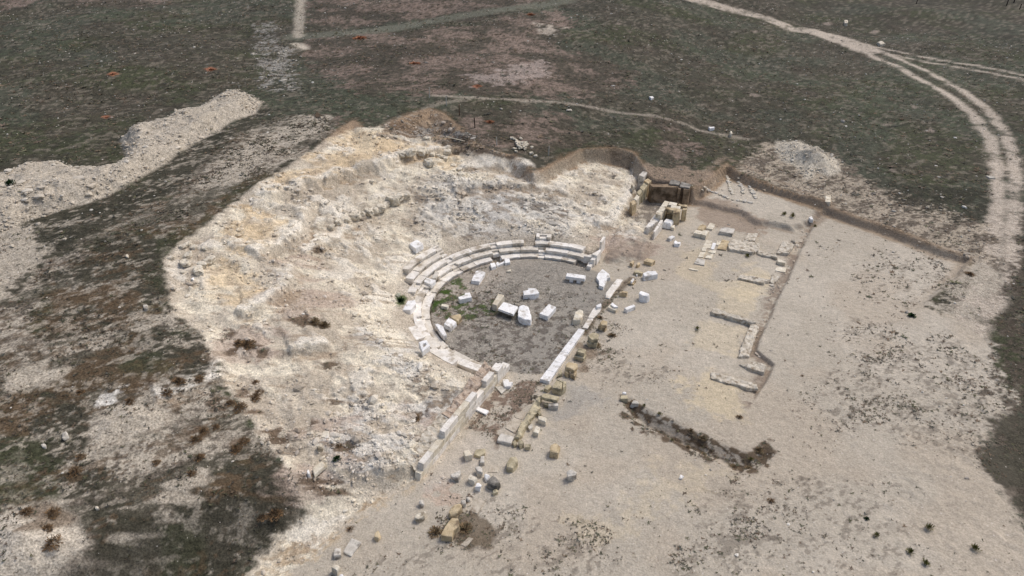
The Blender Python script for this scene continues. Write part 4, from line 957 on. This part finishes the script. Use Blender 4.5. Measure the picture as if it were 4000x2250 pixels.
# ---- the piers right of the threshold, two courses each
PI = [('tan-brown pier of two stacked stones nearest the cream boulder', 'TAN', [(cG([(1150,692),(1200,662),(1290,692),(1260,738)]), .38, 0), (cG([(1180,640),(1230,605),(1300,622),(1280,680),(1200,680)]), .32, .38)]),
      ('greenish pier with a rounded top stone, second along the threshold', 'OLIVE', [(cG([(975,930),(1020,900),(1150,925),(1130,985),(1010,968)]), .42, 0), (cG([(990,850),(1050,795),(1165,820),(1150,895),(1050,915)]), .4, .42)]),
      ('pier of two stones split by a gap, third along the threshold', 'OLIVE', [(cG([(785,1140),(830,1115),(970,1150),(930,1208),(780,1178)]), .36, 0), (cG([(810,1090),(850,1030),(970,1070),(930,1128)]), .36, .38)]),
      ('pier of three stones with a dark slot under its cap', 'TAN', [(cL([(1430,172),(1512,182),(1490,243),(1430,213)]), .42, 0), (cL([(1532,190),(1622,190),(1590,278),(1520,240)]), .42, 0), (cL([(1450,90),(1490,55),(1640,80),(1640,130),(1580,178),(1440,128)]), .34, .42)]),
      ('bulky cracked tan pier at the lower end of the threshold', 'OLIVE', [(cL([(1240,425),(1300,335),(1400,375),(1385,485),(1250,460)]), .62, 0), (cL([(1300,330),(1460,360),(1445,430),(1395,470),(1410,380)]), .66, 0), (cL([(1105,470),(1170,405),(1238,430),(1165,498)]), .3, 0)])]
for lab, mt_, sts in PI:
    p0 = fit(sts[0][0], sts[0][1])
    t = thing('stone_pier', lab, 'pier', (p0[0].mean(0)[0], p0[0].mean(0)[1], p0[1]), 'stone piers along the threshold')
    for ol, h, el in sts: block('pier_stone', None, ol, h, MATS[mt_], 'worn', None, elev=el, parent=t)
block('low_wall', 'wall', cL([(1040,590),(1085,580),(1040,680),(1045,770),(960,880),(860,1010),(800,1100),(770,1180),(700,1240),(645,1235),(720,1060),(850,850),(950,700)]), .4, M_OLIVE, 'rubble', 'low crumbling olive stone wall below the piers')

# ---- ashlar retaining wall of the left wing: courses of blocks, brick core, stepped end
A0 = np.array(xy(-9.6, -2.25)); A1 = np.array(xy(-20.6, -2.5)); ud = (A1 - A0) / np.linalg.norm(A1 - A0); nd = np.array([ud[1], -ud[0]])
if np.dot(nd, TN) < 0: nd = -nd
t = thing('retaining_wall', 'long straight retaining wall of pale ashlar with a red brick core', 'wall', (A0[0], A0[1], 0))
Lw = np.linalg.norm(A1 - A0)
for k in range(3):
    s = 0.0 if k < 2 else 1.1 * (k - 1)
    end = Lw - (0, .3, 3.0)[k]
    while s < end - .3:
        ln = min(rs.uniform(.9, 1.6), end - s); off = k * .012
        if k == 2 and rs.random() < .3: s += ln; continue
        P = [A0 + ud * (s + .006) + nd * off, A0 + ud * (s + ln - .006) + nd * off, A0 + ud * (s + ln - .006) + nd * (off + .42), A0 + ud * (s + .006) + nd * (off + .42)]
        me = prism_mesh(P, A0, -.15 if k == 0 else .02 + k * .49 - .49 + .0, k * .49 + .48, M_CREAM if (k < 3 and rs.random() < .45) else M_SEAT, 'cut'); link('ashlar_block', me, t)
        s += ln
def wedge(s0, s1, d0, d1, lo, hf, hb, mat):
    bm = bmesh.new(); n_ = 8; rows_ = []
    for q in range(n_ + 1):
        c_ = ud * (s0 + (s1 - s0) * q / n_)
        j_ = rs.uniform(-.06, .06)
        rows_.append([bm.verts.new((*(c_ + nd * dd_), z_)) for dd_, z_ in ((d0, lo), (d0, hf[0] + (hf[1] - hf[0]) * q / n_ + j_), (d1 + j_, hb[0] + (hb[1] - hb[0]) * q / n_ + j_), (d1, lo))])
    for q in range(n_):
        for e_ in range(4): bm.faces.new((rows_[q][e_], rows_[q][(e_ + 1) % 4], rows_[q + 1][(e_ + 1) % 4], rows_[q + 1][e_]))
    bm.faces.new(rows_[0][::-1]); bm.faces.new(rows_[-1])
    return finish(bm, mat, 0, .12, 2.6, .18, 7)
link('brick_core', wedge(.7, 6.6, .43, 1.05, -.1, (1.4, 1.25), (1.75, 1.5), M_BRICK), t)
link('rubble_core', wedge(6.62, 10.9, .43, 1.3, -.1, (1.2, .6), (1.5, .95), M_FOUND), t)
for i, (s0, s1, h) in enumerate([(-1.35, -.75, .5), (-.74, -.2, .85), (-.19, .65, 1.25)]):
    P = [A0 + ud * s0 - nd * .02, A0 + ud * s1 - nd * .02, A0 + ud * s1 + nd * .6, A0 + ud * s0 + nd * .6]
    link('end_block', prism_mesh(P, A0, -.15, h, M_SEAT, 'cut'), t)

# ---- gate structure right of the seats
p0 = fit(cR([(730,800),(840,795),(835,850),(720,850)]), 1.5)
t = thing('gate_masonry', 'tan block-built gate ruin with a lintel over a small opening', 'ruin', (p0[0].mean(0)[0], p0[0].mean(0)[1], p0[1]))
for ol, h, el, nm in [(cR([(590,655),(662,673),(610,765),(525,745)]), 1.5, 0, 'wall_block'), (cR([(523,748),(608,768),(560,830),(480,810)]), 1.45, 0, 'wall_block'), (cR([(478,812),(558,832),(525,890),(445,860)]), 1.4, 0, 'wall_block'),
                      (cR([(664,675),(790,695),(770,735),(640,720)]), 1.5, 0, 'wall_block'), (cR([(690,725),(772,737),(842,748),(830,788),(680,770)]), 1.5, 0, 'wall_block'), (cR([(620,755),(840,790),(822,835),(605,785)]), .28, 1.25, 'lintel'),
                      (cR([(735,800),(840,795),(835,848),(722,848)]), 1.5, 0, 'pier'), (cR([(790,700),(945,725),(945,765),(840,748)]), .3, 1.2, 'lintel'), (cR([(870,770),(945,760),(940,800),(875,805)]), 1.4, 0, 'pier'),
                      (cR([(645,828),(710,815),(720,878),(625,885)]), .75, 0, 'inner_block'), (cR([(570,815),(635,810),(600,865),(565,850)]), .7, 0, 'inner_block')]:
    block(nm, None, ol, h, M_TAN if nm != 'wall_block' else M_CREAM, 'worn', None, elev=el, parent=t)
block('white_wall', 'wall', cR([(442,868),(525,905),(500,960),(330,1090),(275,1075)]), .9, M_SEAT, 'rubble', 'white-capped low wall running down from the gate ruin')
block('upright_slab', 'stone slab', cR([(520,965),(562,960),(560,1000),(435,1150),(410,1138)]), .9, M_SEAT, 'cut', 'white marble slab standing on edge beside the gate ruin')
t = thing('moulded_base', 'white marble base with stepped moulding in front of the gate pier', 'stone base', (0, 0, 0))
p0 = fit(cR([(600,935),(735,960),(690,1030),(555,1008)]), .3, .35); c0 = p0[0].mean(0); t.location = (c0[0], c0[1], p0[1])
bpy.context.view_layer.update()
for nm, k, lo, hi in [('plinth', 1.0, .05, .5), ('moulding', .86, .5, .6), ('top', .74, .6, .68)]:
    link(nm, prism_mesh(c0 + (p0[0] - c0) * k, c0, lo, hi, M_MARBLE, 'cut'), t)
block('stone_block', 'stone block', cR([(690,1055),(750,1035),(738,1090),(690,1080)]), .35, M_CREAM, 'worn', 'small tan block below the moulded white base')
p0 = fit(cR([(180,255),(250,190),(325,210),(260,290)]), 2.3, 0, 0.0); c0 = p0[0].mean(0)
t = thing('block_wall', 'wall of grey and tan blocks stepping down above the gate ruin', 'wall', (c0[0], c0[1], 0.0))
for ol, h, m_ in [([(180,258),(250,190),(325,210),(262,290)], 2.3, M_GREY), ([(265,345),(320,300),(385,340),(332,388)], 1.9, M_TAN), ([(200,450),(265,372),(335,398),(250,498)], 1.7, M_OLIVE), ([(155,520),(200,472),(240,508),(180,578)], 1.6, M_OLIVE), ([(100,622),(150,562),(200,588),(150,658)], 1.5, M_CREAM), ([(45,680),(120,640),(150,678),(88,738)], 1.4, M_TAN)]:
    block('wall_block', None, cR(ol), h, m_, 'worn', None, parent=t, zfix=0.0)
block('stone_block', 'stone block', cR([(50,430),(85,400),(122,425),(100,470)]), .6, M_BOULD, 'rough', 'whitish stone left of the stepping block wall')
p0 = fit(cR([(340,392),(655,395),(810,430),(800,452),(400,430)]), 2.0, 0, 0.0); c0 = p0[0].mean(0)
t = thing('earth_chamber', 'dark earth-stained chamber wall roofed with lichened slabs', 'ruin', (c0[0], c0[1], p0[1]))
for ol, h, el, nm, m_ in [([(345,395),(655,395),(805,430),(800,452),(400,440)], 2.0, 0, 'wall', M_EARTHW), ([(880,440),(1000,455),(985,490),(890,480)], 2.0, 0, 'pillar', M_EARTHW), ([(805,440),(850,450),(840,480),(800,470)], 2.0, 0, 'pillar', M_EARTHW), ([(700,320),(835,350),(815,415),(655,390)], .16, 2.02, 'roof_slab', M_DARK), ([(850,360),(1010,400),(980,455),(822,435)], .16, 2.02, 'roof_slab', M_DARK)]:
    block(nm, None, cR(ol), h, m_, 'worn', None, elev=el, parent=t, zfix=0.0)

# ---- low foundation walls on the right
for ol, h, lab in [(cS([(800,400),(850,330),(1060,360),(1290,410),(1270,498),(1180,550),(1000,525),(780,490)]), .28, 'broad grey rubble foundation, the widest on the excavated floor'),
                   (cS([(1090,240),(1250,250),(1200,368),(1042,350)]), .28, 'short foundation of squared grey blocks behind the broad rubble'),
                   (cS([(1240,512),(1400,530),(1520,560),(1565,632),(1300,580),(1235,560)]), .22, 'thin foundation strip leading right from the broad rubble'),
                   (cS([(1640,360),(1830,410),(1740,560),(1550,550)]), .28, 'square rubble foundation at the straight edge of the dig'),
                   (cS([(970,885),(1450,970),(1350,1022),(935,945)]), .25, 'pale foundation strip below the yellow floor'),
                   (cS([(1480,900),(1590,930),(1500,1040),(1442,1000)]), .18, 'rubble patch at the right end of a pale foundation strip'),
                   (cT([(330,182),(420,176),(560,242),(860,335),(1035,400),(950,395),(560,300),(320,240)]), .36, 'long pale foundation wall, upper side of the empty room'),
                   (cT([(955,402),(1070,460),(910,920),(745,930),(800,740),(880,560)]), .3, 'straight smooth foundation wall, right side of the empty room'),
                   (cT([(960,1010),(1020,1010),(1180,1090),(1150,1182),(940,1130),(750,1045),(790,1040),(940,1060)]), .25, 'stone foundation stub at the foot of the smooth wall'),
                   (cT([(300,1180),(520,1220),(760,1290),(1040,1375),(1040,1440),(880,1430),(660,1350),(540,1345),(310,1268)]), .25, 'lowest foundation strip of white rubble, nearest the trench')]:
    block('foundation_wall', 'foundation', ol, h, M_FOUND, 'rubble', lab, group='low foundation walls of the stage building')
# ---- boulders set along the rock ledges
def boulder_mesh(seed, mat):
    bm = bmesh.new(); bmesh.ops.create_icosphere(bm, subdivisions=3, radius=1)
    r = random.Random(seed); off = Vector((r.uniform(0, 50), r.uniform(0, 50), 0))
    for v in bm.verts:
        n_ = mnoise.noise(v.co * 1.1 + off) * .35 + mnoise.noise(v.co * 2.7 + off) * .16
        q = Vector((max(-.8, min(.8, v.co.x)), max(-.82, min(.82, v.co.y)), max(-.7, min(.72, v.co.z))))
        v.co = q * (1.1 + n_)
    me = bpy.data.meshes.new('boulder'); bm.to_mesh(me); bm.free(); me.materials.append(mat); return me
BM_ = [boulder_mesh(i, M_BOULD) for i in range(4)] + [boulder_mesh(i + 9, M_GREY) for i in range(2)]
def put(mesh, uv, rx, ry, rz_, name, label, cat, group=None, sink=.3):
    p = land([uv], lambda x, y: H(x, y, True))[0]; z = float(H(p[:1], p[1:])[0])
    o = link(name, mesh, None, (p[0], p[1], z + rz_ * (.7 - sink)), random.uniform(0, 6)); o.scale = (rx, ry, rz_)
    return tag(o, label, cat, group)
for k, (x, y, s) in enumerate([(850,160,.5),(888,152,.5),(912,150,.5),(945,130,.6),(985,108,.45),(1028,82,.75),(1075,52,.6),(1120,45,.7),(740,192,.6),(765,185,.5),(790,180,.5),(690,220,.4),(620,235,.35),(570,272,.4)]):
    put(BM_[k % 4], c6([(x, y)])[0], s, s * random.uniform(.6, .9), s * random.uniform(.6, .8), 'boulder', 'pale boulder in the row along the lower rock ledge above the seats', 'boulder', 'boulders in a row on the lower rock ledge')
for k, (x, y, s) in enumerate([(725,358,.9),(772,445,.8),(905,360,.65),(842,386,.4),(872,392,.4),(892,406,.4),(765,268,.7),(950,455,.5),(800,376,.55),(750,360,.5),(640,372,.9),(580,375,.7)]):
    put(BM_[k % 4], c7([(x, y)])[0], s * .8, s * random.uniform(.5, .75), s * random.uniform(.4, .6), 'boulder', 'rounded boulder along the upper rock ledge near the top of the bank', 'boulder', 'boulders on the upper rock ledge')
for k, (x, y, s) in enumerate([(1385,415,.6),(1420,395,.5),(1545,430,.5),(1460,420,.5),(1420,485,.75),(1400,545,.85),(1580,520,.9),(1530,555,.7),(1500,600,.9),(1430,400,.4),(1290,500,.5),(1380,610,.3),(1690,720,.0)]):
    if s: put(BM_[k % 4], c5([(x, y)])[0], s * .6, s * .45, s * .3, 'boulder', 'pale boulder in the loose group at the left rim of the bank', 'boulder', 'boulders at the left rim of the bank')
for k, (x, y, s) in enumerate([(735, 275, .8), (840, 300, .5), (700, 330, .5)]):
    pass

# ---- rows of small drain stones
for ol, lab, stp in [(cR([(1560,335),(1600,510),(1660,640)]), 'left of two parallel lines of small drain stones', .34), (cR([(1740,370),(1780,500),(1815,615)]), 'right of two parallel lines of small drain stones', .34),
                     (cR([(1900,500),(1960,600),(2000,690)]), 'short line of drain stones nearest the straight dig edge', .4), (cR([(1180,490),(1290,570),(1440,620),(1600,700),(1800,735),(1960,760)]), 'slanting line of grey slabs and small stones behind the gate ruin', .42)]:
    P = land(ol, H0); t = None; d_ = 0.0
    for q in range(len(P) - 1):
        e_ = P[q + 1] - P[q]; ln = np.linalg.norm(e_)
        while d_ < ln:
            c_ = P[q] + e_ * (d_ / ln); d_ += stp * random.uniform(.7, 1.3)
            z_ = float(H(c_[:1], c_[1:])[0])
            if t is None: t = thing('drain_line', lab, 'drain', (c_[0], c_[1], z_))
            o = link('stone', BM_[random.randrange(6)], t, (c_[0] - t.location.x + random.uniform(-.08, .08), c_[1] - t.location.y + random.uniform(-.08, .08), z_ - t.location.z + .04), random.uniform(0, 6))
            s_ = random.uniform(.13, .26); o.scale = (s_ * 1.3, s_, s_ * .6)
        d_ -= ln
# ---- survey posts, plank, far stakes
def post(base, top, mat, label, rad=.05):
    p = land([base], H0)[0]; z = float(H(p[:1], p[1:])[0]); d = math.hypot(p[0], p[1])
    tr = rays([top])[0]; k = d / math.hypot(tr[0], tr[1]); h = max(.5, CAMZ + tr[2] * k - z)
    bm = bmesh.new(); bmesh.ops.create_cone(bm, segments=10, radius1=rad, radius2=rad * .85, depth=h + .3, cap_ends=True)
    for v in bm.verts: v.co.z += (h - .3) / 2
    me = bpy.data.meshes.new('post'); bm.to_mesh(me); bm.free(); me.materials.append(mat)
    o = link('survey_post', me, None, (p[0], p[1], z)); o.rotation_euler = (random.uniform(-.04, .04), random.uniform(-.05, .05), 0)
    return tag(o, label, 'post', 'posts round the top of the dig')
cP = crop(1000, 0, 1.932)
post(*cP([(1309,738),(1303,658)]), M_POSTW, 'white post farthest left above the brown dug face')
post(*cP([(1438,795),(1438,720)]), M_POSTW, 'white post right above the peak of the brown dug face')
post(*cP([(1535,872),(1535,790)]), M_POSTR, 'faint rust-brown post between a white and a black post')
post(*cP([(1652,965),(1655,888)]), M_POSTD, 'black post in the dark scrub above the dig', .07)
post(*cP([(1818,1100),(1818,1033)]), M_POSTW, 'white post right of the black post')
post(*crop(2000, 0, 1.932)([(276,1172),(284,1103)]), M_POSTW, 'white post beside the heap of white stones')
for k, (x0, y0, x1, y1) in enumerate([(1120,30,1130,-6), (1800,42,1808,0), (1898,72,1915,30), (1855,20,1860,-12)]):
    o = post(*crop(3000, 0, 1.932)([(x0, y0), (x1, y1)]), M_POSTD, ['dark stake alone at the far top edge', 'dark stake left in the top right corner', 'dark stake nearest the right edge in the top corner', 'dark stake between two others in the top right corner'][k], .13)
P = land(c7([(898, 258), (1030, 276)]), H0); mid = P.mean(0); L_ = np.linalg.norm(P[1] - P[0])
bm = bmesh.new(); bmesh.ops.create_cube(bm, size=1); bmesh.ops.scale(bm, vec=(L_, .16, .07), verts=bm.verts); me = finish(bm, M_PLANK, .01, .01, 1, .6, 3)
o = link('plank', me, None, (mid[0], mid[1], Hs(mid) + .12), math.atan2(P[1][1] - P[0][1], P[1][0] - P[0][0])); tag(o, 'bleached plank lying at the foot of the brown dug face', 'plank')
# heap of white stones by the post
hp = land(crop(2000, 0, 1.932)([(80, 1110)]), H0)[0]
for k in range(44):
    q = hp + np.array([random.gauss(0, .62), random.gauss(0, .8)]); s = random.uniform(.12, .26)
    o = link('field_stone', BM_[k % 4], None, (q[0], q[1], Hs(q) + .1 + max(0, .3 - np.linalg.norm(q - hp) * .25)), random.uniform(0, 6)); o.scale = (s, s * .8, s * .7)
    tag(o, 'white stone in the small heap beside the white post', 'rock', 'white stones heaped by the post')

# ---- bushes and plants
def bush_mesh(seed, R_, Hh, cols, n_, blade=.12, upright=.5):
    r = np.random.default_rng(seed); co = []; f = []; tc_ = []
    for i in range(n_):
        a_ = r.uniform(0, 2 * math.pi); e = math.acos(r.uniform(0, 1)) * (1 - upright * .4); rad = R_ * r.uniform(.15, 1) ** .6
        tip = np.array([math.cos(a_) * math.sin(e) * rad, math.sin(a_) * math.sin(e) * rad, max(.02, math.cos(e) * Hh * r.uniform(.4, 1.1))])
        base = tip * r.uniform(.5, .85) + np.array([r.normal(0, .06), r.normal(0, .06), 0]) * R_; base[2] = max(.01, base[2] * .7)
        sd = np.array([-math.sin(a_), math.cos(a_), r.uniform(-.6, .6)]) * blade * r.uniform(.5, 1.2)
        k = len(co); co += [base - sd, base + sd, tip + sd * .3, tip - sd * .3]; f.append((k, k + 1, k + 2, k + 3))
        cc_ = np.array(cols[r.integers(len(cols))]) * r.uniform(.7, 1.25); tc_ += [cc_] * 4
    me = new_mesh('bush', co, f, M_PLANT); set_col(me, 'tint', tc_); return me
RUST = [lin((130,104,76)), lin((116,97,74)), lin((108,93,74)), lin((146,116,82))]
FARR = [lin((172,116,82)), lin((152,104,78)), lin((136,100,76))]
GREENB = [lin((44,66,38)), lin((32,50,32)), lin((58,78,42))]
YGR = [lin((112,112,58)), lin((92,96,54)), lin((134,124,72))]
DKB = [lin((146,122,94)), lin((122,108,84)), lin((160,134,100)), lin((112,106,82))]
BR = [bush_mesh(i, .6, .3, RUST, 420, .028, 0) for i in range(3)]; BF = [bush_mesh(40 + i, .6, .16, FARR, 200, .05, 0) for i in range(3)]; BG = [bush_mesh(10 + i, .5, .4, GREENB, 170, .07) for i in range(2)]
BY = [bush_mesh(20 + i, .5, .5, YGR, 110, .03, .9) for i in range(2)]; BD = [bush_mesh(30 + i, .6, .35, DKB, 420, .028, .2) for i in range(2)]
def bush(mesh, x, y, s, label, group=None, cat='bush', name='dry_bush'):
    p = land(V([(x, y)]), H0)[0]; z = float(H(p[:1], p[1:])[0])
    o = link(name, mesh, None, (p[0], p[1], z - .04), random.uniform(0, 6)); o.scale = (s, s * random.uniform(.8, 1.1), s * random.uniform(.8, 1.1)); return tag(o, label, cat, group)
for x, y, s, lab in [(906,96,3.2,'big rust-red bush on the pinkish far slope'), (1334,37,3.0,'rust-red bush at the top of the far bare slope'), (1044,160,2.2,'rust-red bush low on the pinkish far slope'), (531,175,1.6,'rust-red low plant in the grass nearest the stony gully'),
                     (284,187,1.4,'rust-red low plant in the middle of the left grassland'), (271,296,1.5,'rust-red low plant in the grass above the earth berm'), (1232,307,1.6,'rust-red plant beside the black post'), (1201,216,1.6,'rust-red plant on the far slope above the trail'),
                     (1940,1262,.8,'single rust-brown bush on the bare plain right of the trench'), (1860,1050,.8,'rust-brown bush on the yellow ground above the trench'), (1145,1045,.0,''), (1045,1047,1.0,'rust-brown bush on the white rubble slope behind the retaining wall'),
                     (2018,946,.5,'small rust-red bush right of the dig edge'), (2440,690,1.2,'ochre bush by the bend of the bank at the dirt track'), (2270,945,.0,''), (880,1332,.7,'dark red bush at the foot of the rock slope, bottom'), (1960,1090,.0,''), (1510,800,.8,'rust weed clump behind the first pier')]:
    if s: bush((BF if y < 320 else BR)[int(x) % 3], x, y, s * (.75 if y < 320 else .8), lab)
for x, y, s, lab in [(75,424,1.2,'dark green bush on top of the earth berm'), (23,454,1.2,'dark green bush at the left edge on the berm'), (45,505,1.1,'dark green bush below the berm at the left edge'), (2294,795,.9,'flat dark green bush on the open plain by the track'), (2180,1306,.45,'small dark green plant low on the right plain'),
                     (1008,757,1.0,'bright green weed behind the large white slab'), (16,1252,.0,''), (846,1158,.7,'green bush on the pale slope above the dark grass'), (1446,585,.0,'')]:
    if s: bush(BG[int(x) % 2], x, y, s, lab, name='green_bush')
for x, y, s, lab in [(2336,1330,.9,'yellow-green spiky tuft, uppermost of four low on the right plain'), (2288,1390,.8,'dry spiky tuft, leftmost of four low on the right plain'), (2328,1418,.75,'yellow-green spiky tuft, lowest of four on the right plain'), (2452,1382,.8,'ochre spiky tuft, rightmost of four on the right plain'),
                     (1970,549,.9,'green tuft on the dig floor, left of a pair'), (1991,554,1.1,'larger green tuft on the dig floor, right of a pair'), (1754,826,.6,'small green tuft inside the empty room'), (2050,570,.7,'green tuft at the straight edge of the dig'), (1880,645,.9,'green tuft above the yellow floor'), (2204,1348,.7,'tiny green tuft on the plain near the bottom')]:
    bush(BY[int(x) % 2], x, y, s, lab, name='grass_tuft', cat='grass tuft')
for k, (x, y, s) in enumerate([(600,1025,1.3),(575,1015,1.0),(640,1000,1.1),(490,1105,1.1),(510,1085,1.0),(590,1130,1.3),(610,1110,1.0),(500,1150,.9),(390,1165,.8),(185,1185,1.2),(200,1150,.8),(65,1290,1.0),(130,1295,1.2),(135,1375,1.4),(120,1340,1.0),(450,965,1.2),(420,990,1.1),(500,960,1.0),(640,960,.9),(690,1290,1.4),(660,1300,1.0),(620,870,1.6),(600,860,1.2),(850,1125,.7),(540,1075,.8),(650,985,.9),(200,985,.8),(325,1010,.9),(480,1190,.8)]):
    bush(BR[k % 3], x, y, s * .8, 'rust-brown dry bush on the terraced field left of the theatre', 'dry bushes on the terraced field')
for k, (x, y, s) in enumerate([(1660,1040,1.2),(1740,1080,1.0),(1770,1098,1.2),(1890,1150,1.2),(1910,1130,1.3),(1885,1170,1.0),(1620,1020,1.0),(1595,1008,.9),(1730,1125,.9),(1690,1108,1.0),(1770,1142,1.0),(1850,1160,1.1)]):
    bush(BD[k % 2] if k % 3 else BY[k % 2], x, y, s * .5, 'dark dry bush growing in the weedy trench', 'bushes in the weedy trench')
for k, (x, y, s, lab) in enumerate([(1170,1330,1.0,'dark weed clump right of the long ochre block'), (1095,1340,.9,'dark weed clump left of the long ochre block'), (1500,870,.9,'dark weed clump beside the third pier'), (1540,845,.9,'dark weed clump right of the second pier'), (790,812,1.1,'dark bush, left of two on the brown slope'), (815,818,1.1,'dark bush, right of two on the brown slope')]):
    bush(BD[k % 2], x, y, s, lab, name='weed_clump', cat='weeds')

# ---- stuff: weeds, loose rubble and pebbles nobody could count
area = np.zeros(nr * na)
drr = np.gradient(rows); dan = np.gradient(ang); dan = np.where(np.abs(dan) > .02, .0026, dan)
area = (drr[:, None] * rows[:, None] * np.abs(dan)[None, :]).ravel()
inview = (RR.ravel() > 19) & (RR.ravel() < 190) & (np.abs(AA.ravel()) < math.radians(54))
def sample(dens, n_):
    wgt = dens * area * inview; tot = wgt.sum(); pr = wgt / tot
    k = rng.choice(len(pr), size=n_, p=pr)
    rrad = RR.ravel()[k]
    px = GX[k] + rng.normal(0, .0022, n_) * rrad; py = GY[k] + rng.normal(0, .0022, n_) * rrad
    return px, py, GZ[k], k, tot
# weeds: flat rosettes of narrow leaves
dens = VEG * (0.25 + 1.6 * cover(fbm(GX / 1.7, GY / 1.7, 201, 4), .42, .1)) * np.clip(60 / np.maximum(RR.ravel(), 20), .15, 1.3)
nT = 80000
px, py, pz, k, tot = sample(dens, nT)
near = VEG[k]
size = rng.lognormal(math.log(.10), .40, nT) * np.clip(np.hypot(px, py) / 55, .75, 1.8)
co = []; nb = 6
an_ = rng.uniform(0, 2 * math.pi, (nT, nb)); el_ = rng.uniform(.05, .5, (nT, nb)); ln_ = size[:, None] * rng.uniform(.6, 1.3, (nT, nb))
wd = ln_ * .24
ox = np.cos(an_) * np.cos(el_) * ln_; oy = np.sin(an_) * np.cos(el_) * ln_; oz = np.sin(el_) * ln_ * .8
qx, qy = -np.sin(an_) * wd, np.cos(an_) * wd
b0 = np.stack([px[:, None] + ox * .1 - qx, py[:, None] + oy * .1 - qy, pz[:, None] + oz * .05 + 0 * ox], -1)
b1 = np.stack([px[:, None] + ox * .1 + qx, py[:, None] + oy * .1 + qy, pz[:, None] + oz * .05 + 0 * ox], -1)
b2 = np.stack([px[:, None] + ox, py[:, None] + oy, pz[:, None] + oz + .02], -1)
co = np.stack([b0, b1, b2], 2).reshape(-1, 3)
pal = np.array([lin((118,110,95)), lin((104,104,84)), lin((126,111,96)), lin((100,99,90)), lin((114,112,86)), lin((132,114,94))])
tc_ = pal[rng.integers(0, len(pal), nT)] * rng.uniform(.6, 1.1, (nT, 1)) * (1 - .3 * FIELD[k])[:, None]
wm = new_mesh('weeds', co, np.arange(len(co)).reshape(-1, 3), M_PLANT); set_col(wm, 'tint', np.repeat(tc_, nb * 3, 0))
o = link('weeds', wm); o['kind'] = 'stuff'; tag(o, 'low dark weeds scattered over the fields and the bare plain', 'weeds')
# loose stones
ico = bmesh.new(); bmesh.ops.create_icosphere(ico, subdivisions=1, radius=1); IV = np.array([v.co[:] for v in ico.verts]); IF = np.array([[v.index for v in f.verts] for f in ico.faces]); ico.free()
def stones(name, dens, n_, med, sig, cols, label, lift=.25, own=0.0):
    px, py, pz, k, tot = sample(dens, n_)
    s = np.clip(rng.lognormal(math.log(med), sig, n_), .03, .5)
    sc_ = np.stack([s * rng.uniform(.8, 1.4, n_), s * rng.uniform(.6, 1.0, n_), s * rng.uniform(.35, .65, n_)], 1)
    v = IV[None] * (1 + rng.uniform(-.28, .28, (n_, len(IV), 1)))
    v = v * sc_[:, None]
    r_ = rng.uniform(0, 6.28, n_); cr, sr = np.cos(r_)[:, None], np.sin(r_)[:, None]
    X = v[..., 0] * cr - v[..., 1] * sr + px[:, None]; Y = v[..., 0] * sr + v[..., 1] * cr + py[:, None]; Z = v[..., 2] + pz[:, None] + (sc_[:, 2] * lift)[:, None]
    co = np.stack([X, Y, Z], -1).reshape(-1, 3)
    f = (IF[None] + (np.arange(n_) * len(IV))[:, None, None]).reshape(-1, 3)
    me = new_mesh(name, co, f, M_RUBBLE)
    tc_ = np.array(cols)[rng.integers(0, len(cols), n_)]; tc_ = (tc_ * (1 - own) + own * 1.12 * C[k]) * rng.uniform(.9, 1.25, (n_, 1)); set_col(me, 'tint', np.repeat(tc_, len(IV), 0))
    o = link(name, me); o['kind'] = 'stuff'; return tag(o, label, 'rubble')
stones('rubble', RUB * (.2 + cover(fbm(GX / 2.5, GY / 2.5, 211, 4), .45, .12)), 19000, .060, .60, [lin((206,196,178)), lin((190,178,158)), lin((176,168,156)), lin((160,148,132)), lin((218,212,200))], 'pale rubble and rock splinters strewn over the seating bank', own=.65)
stones('pebbles', (.5 + (1 - bare) * .6) * (.3 + cover(fbm(GX / 4, GY / 4, 213, 4), .4, .12)) * np.clip(RR.ravel() / 90, .3, 2), 12000, .06, .5, [lin((206,200,188)), lin((184,176,162)), lin((164,156,144))], 'small white stones scattered over grassland and plain')
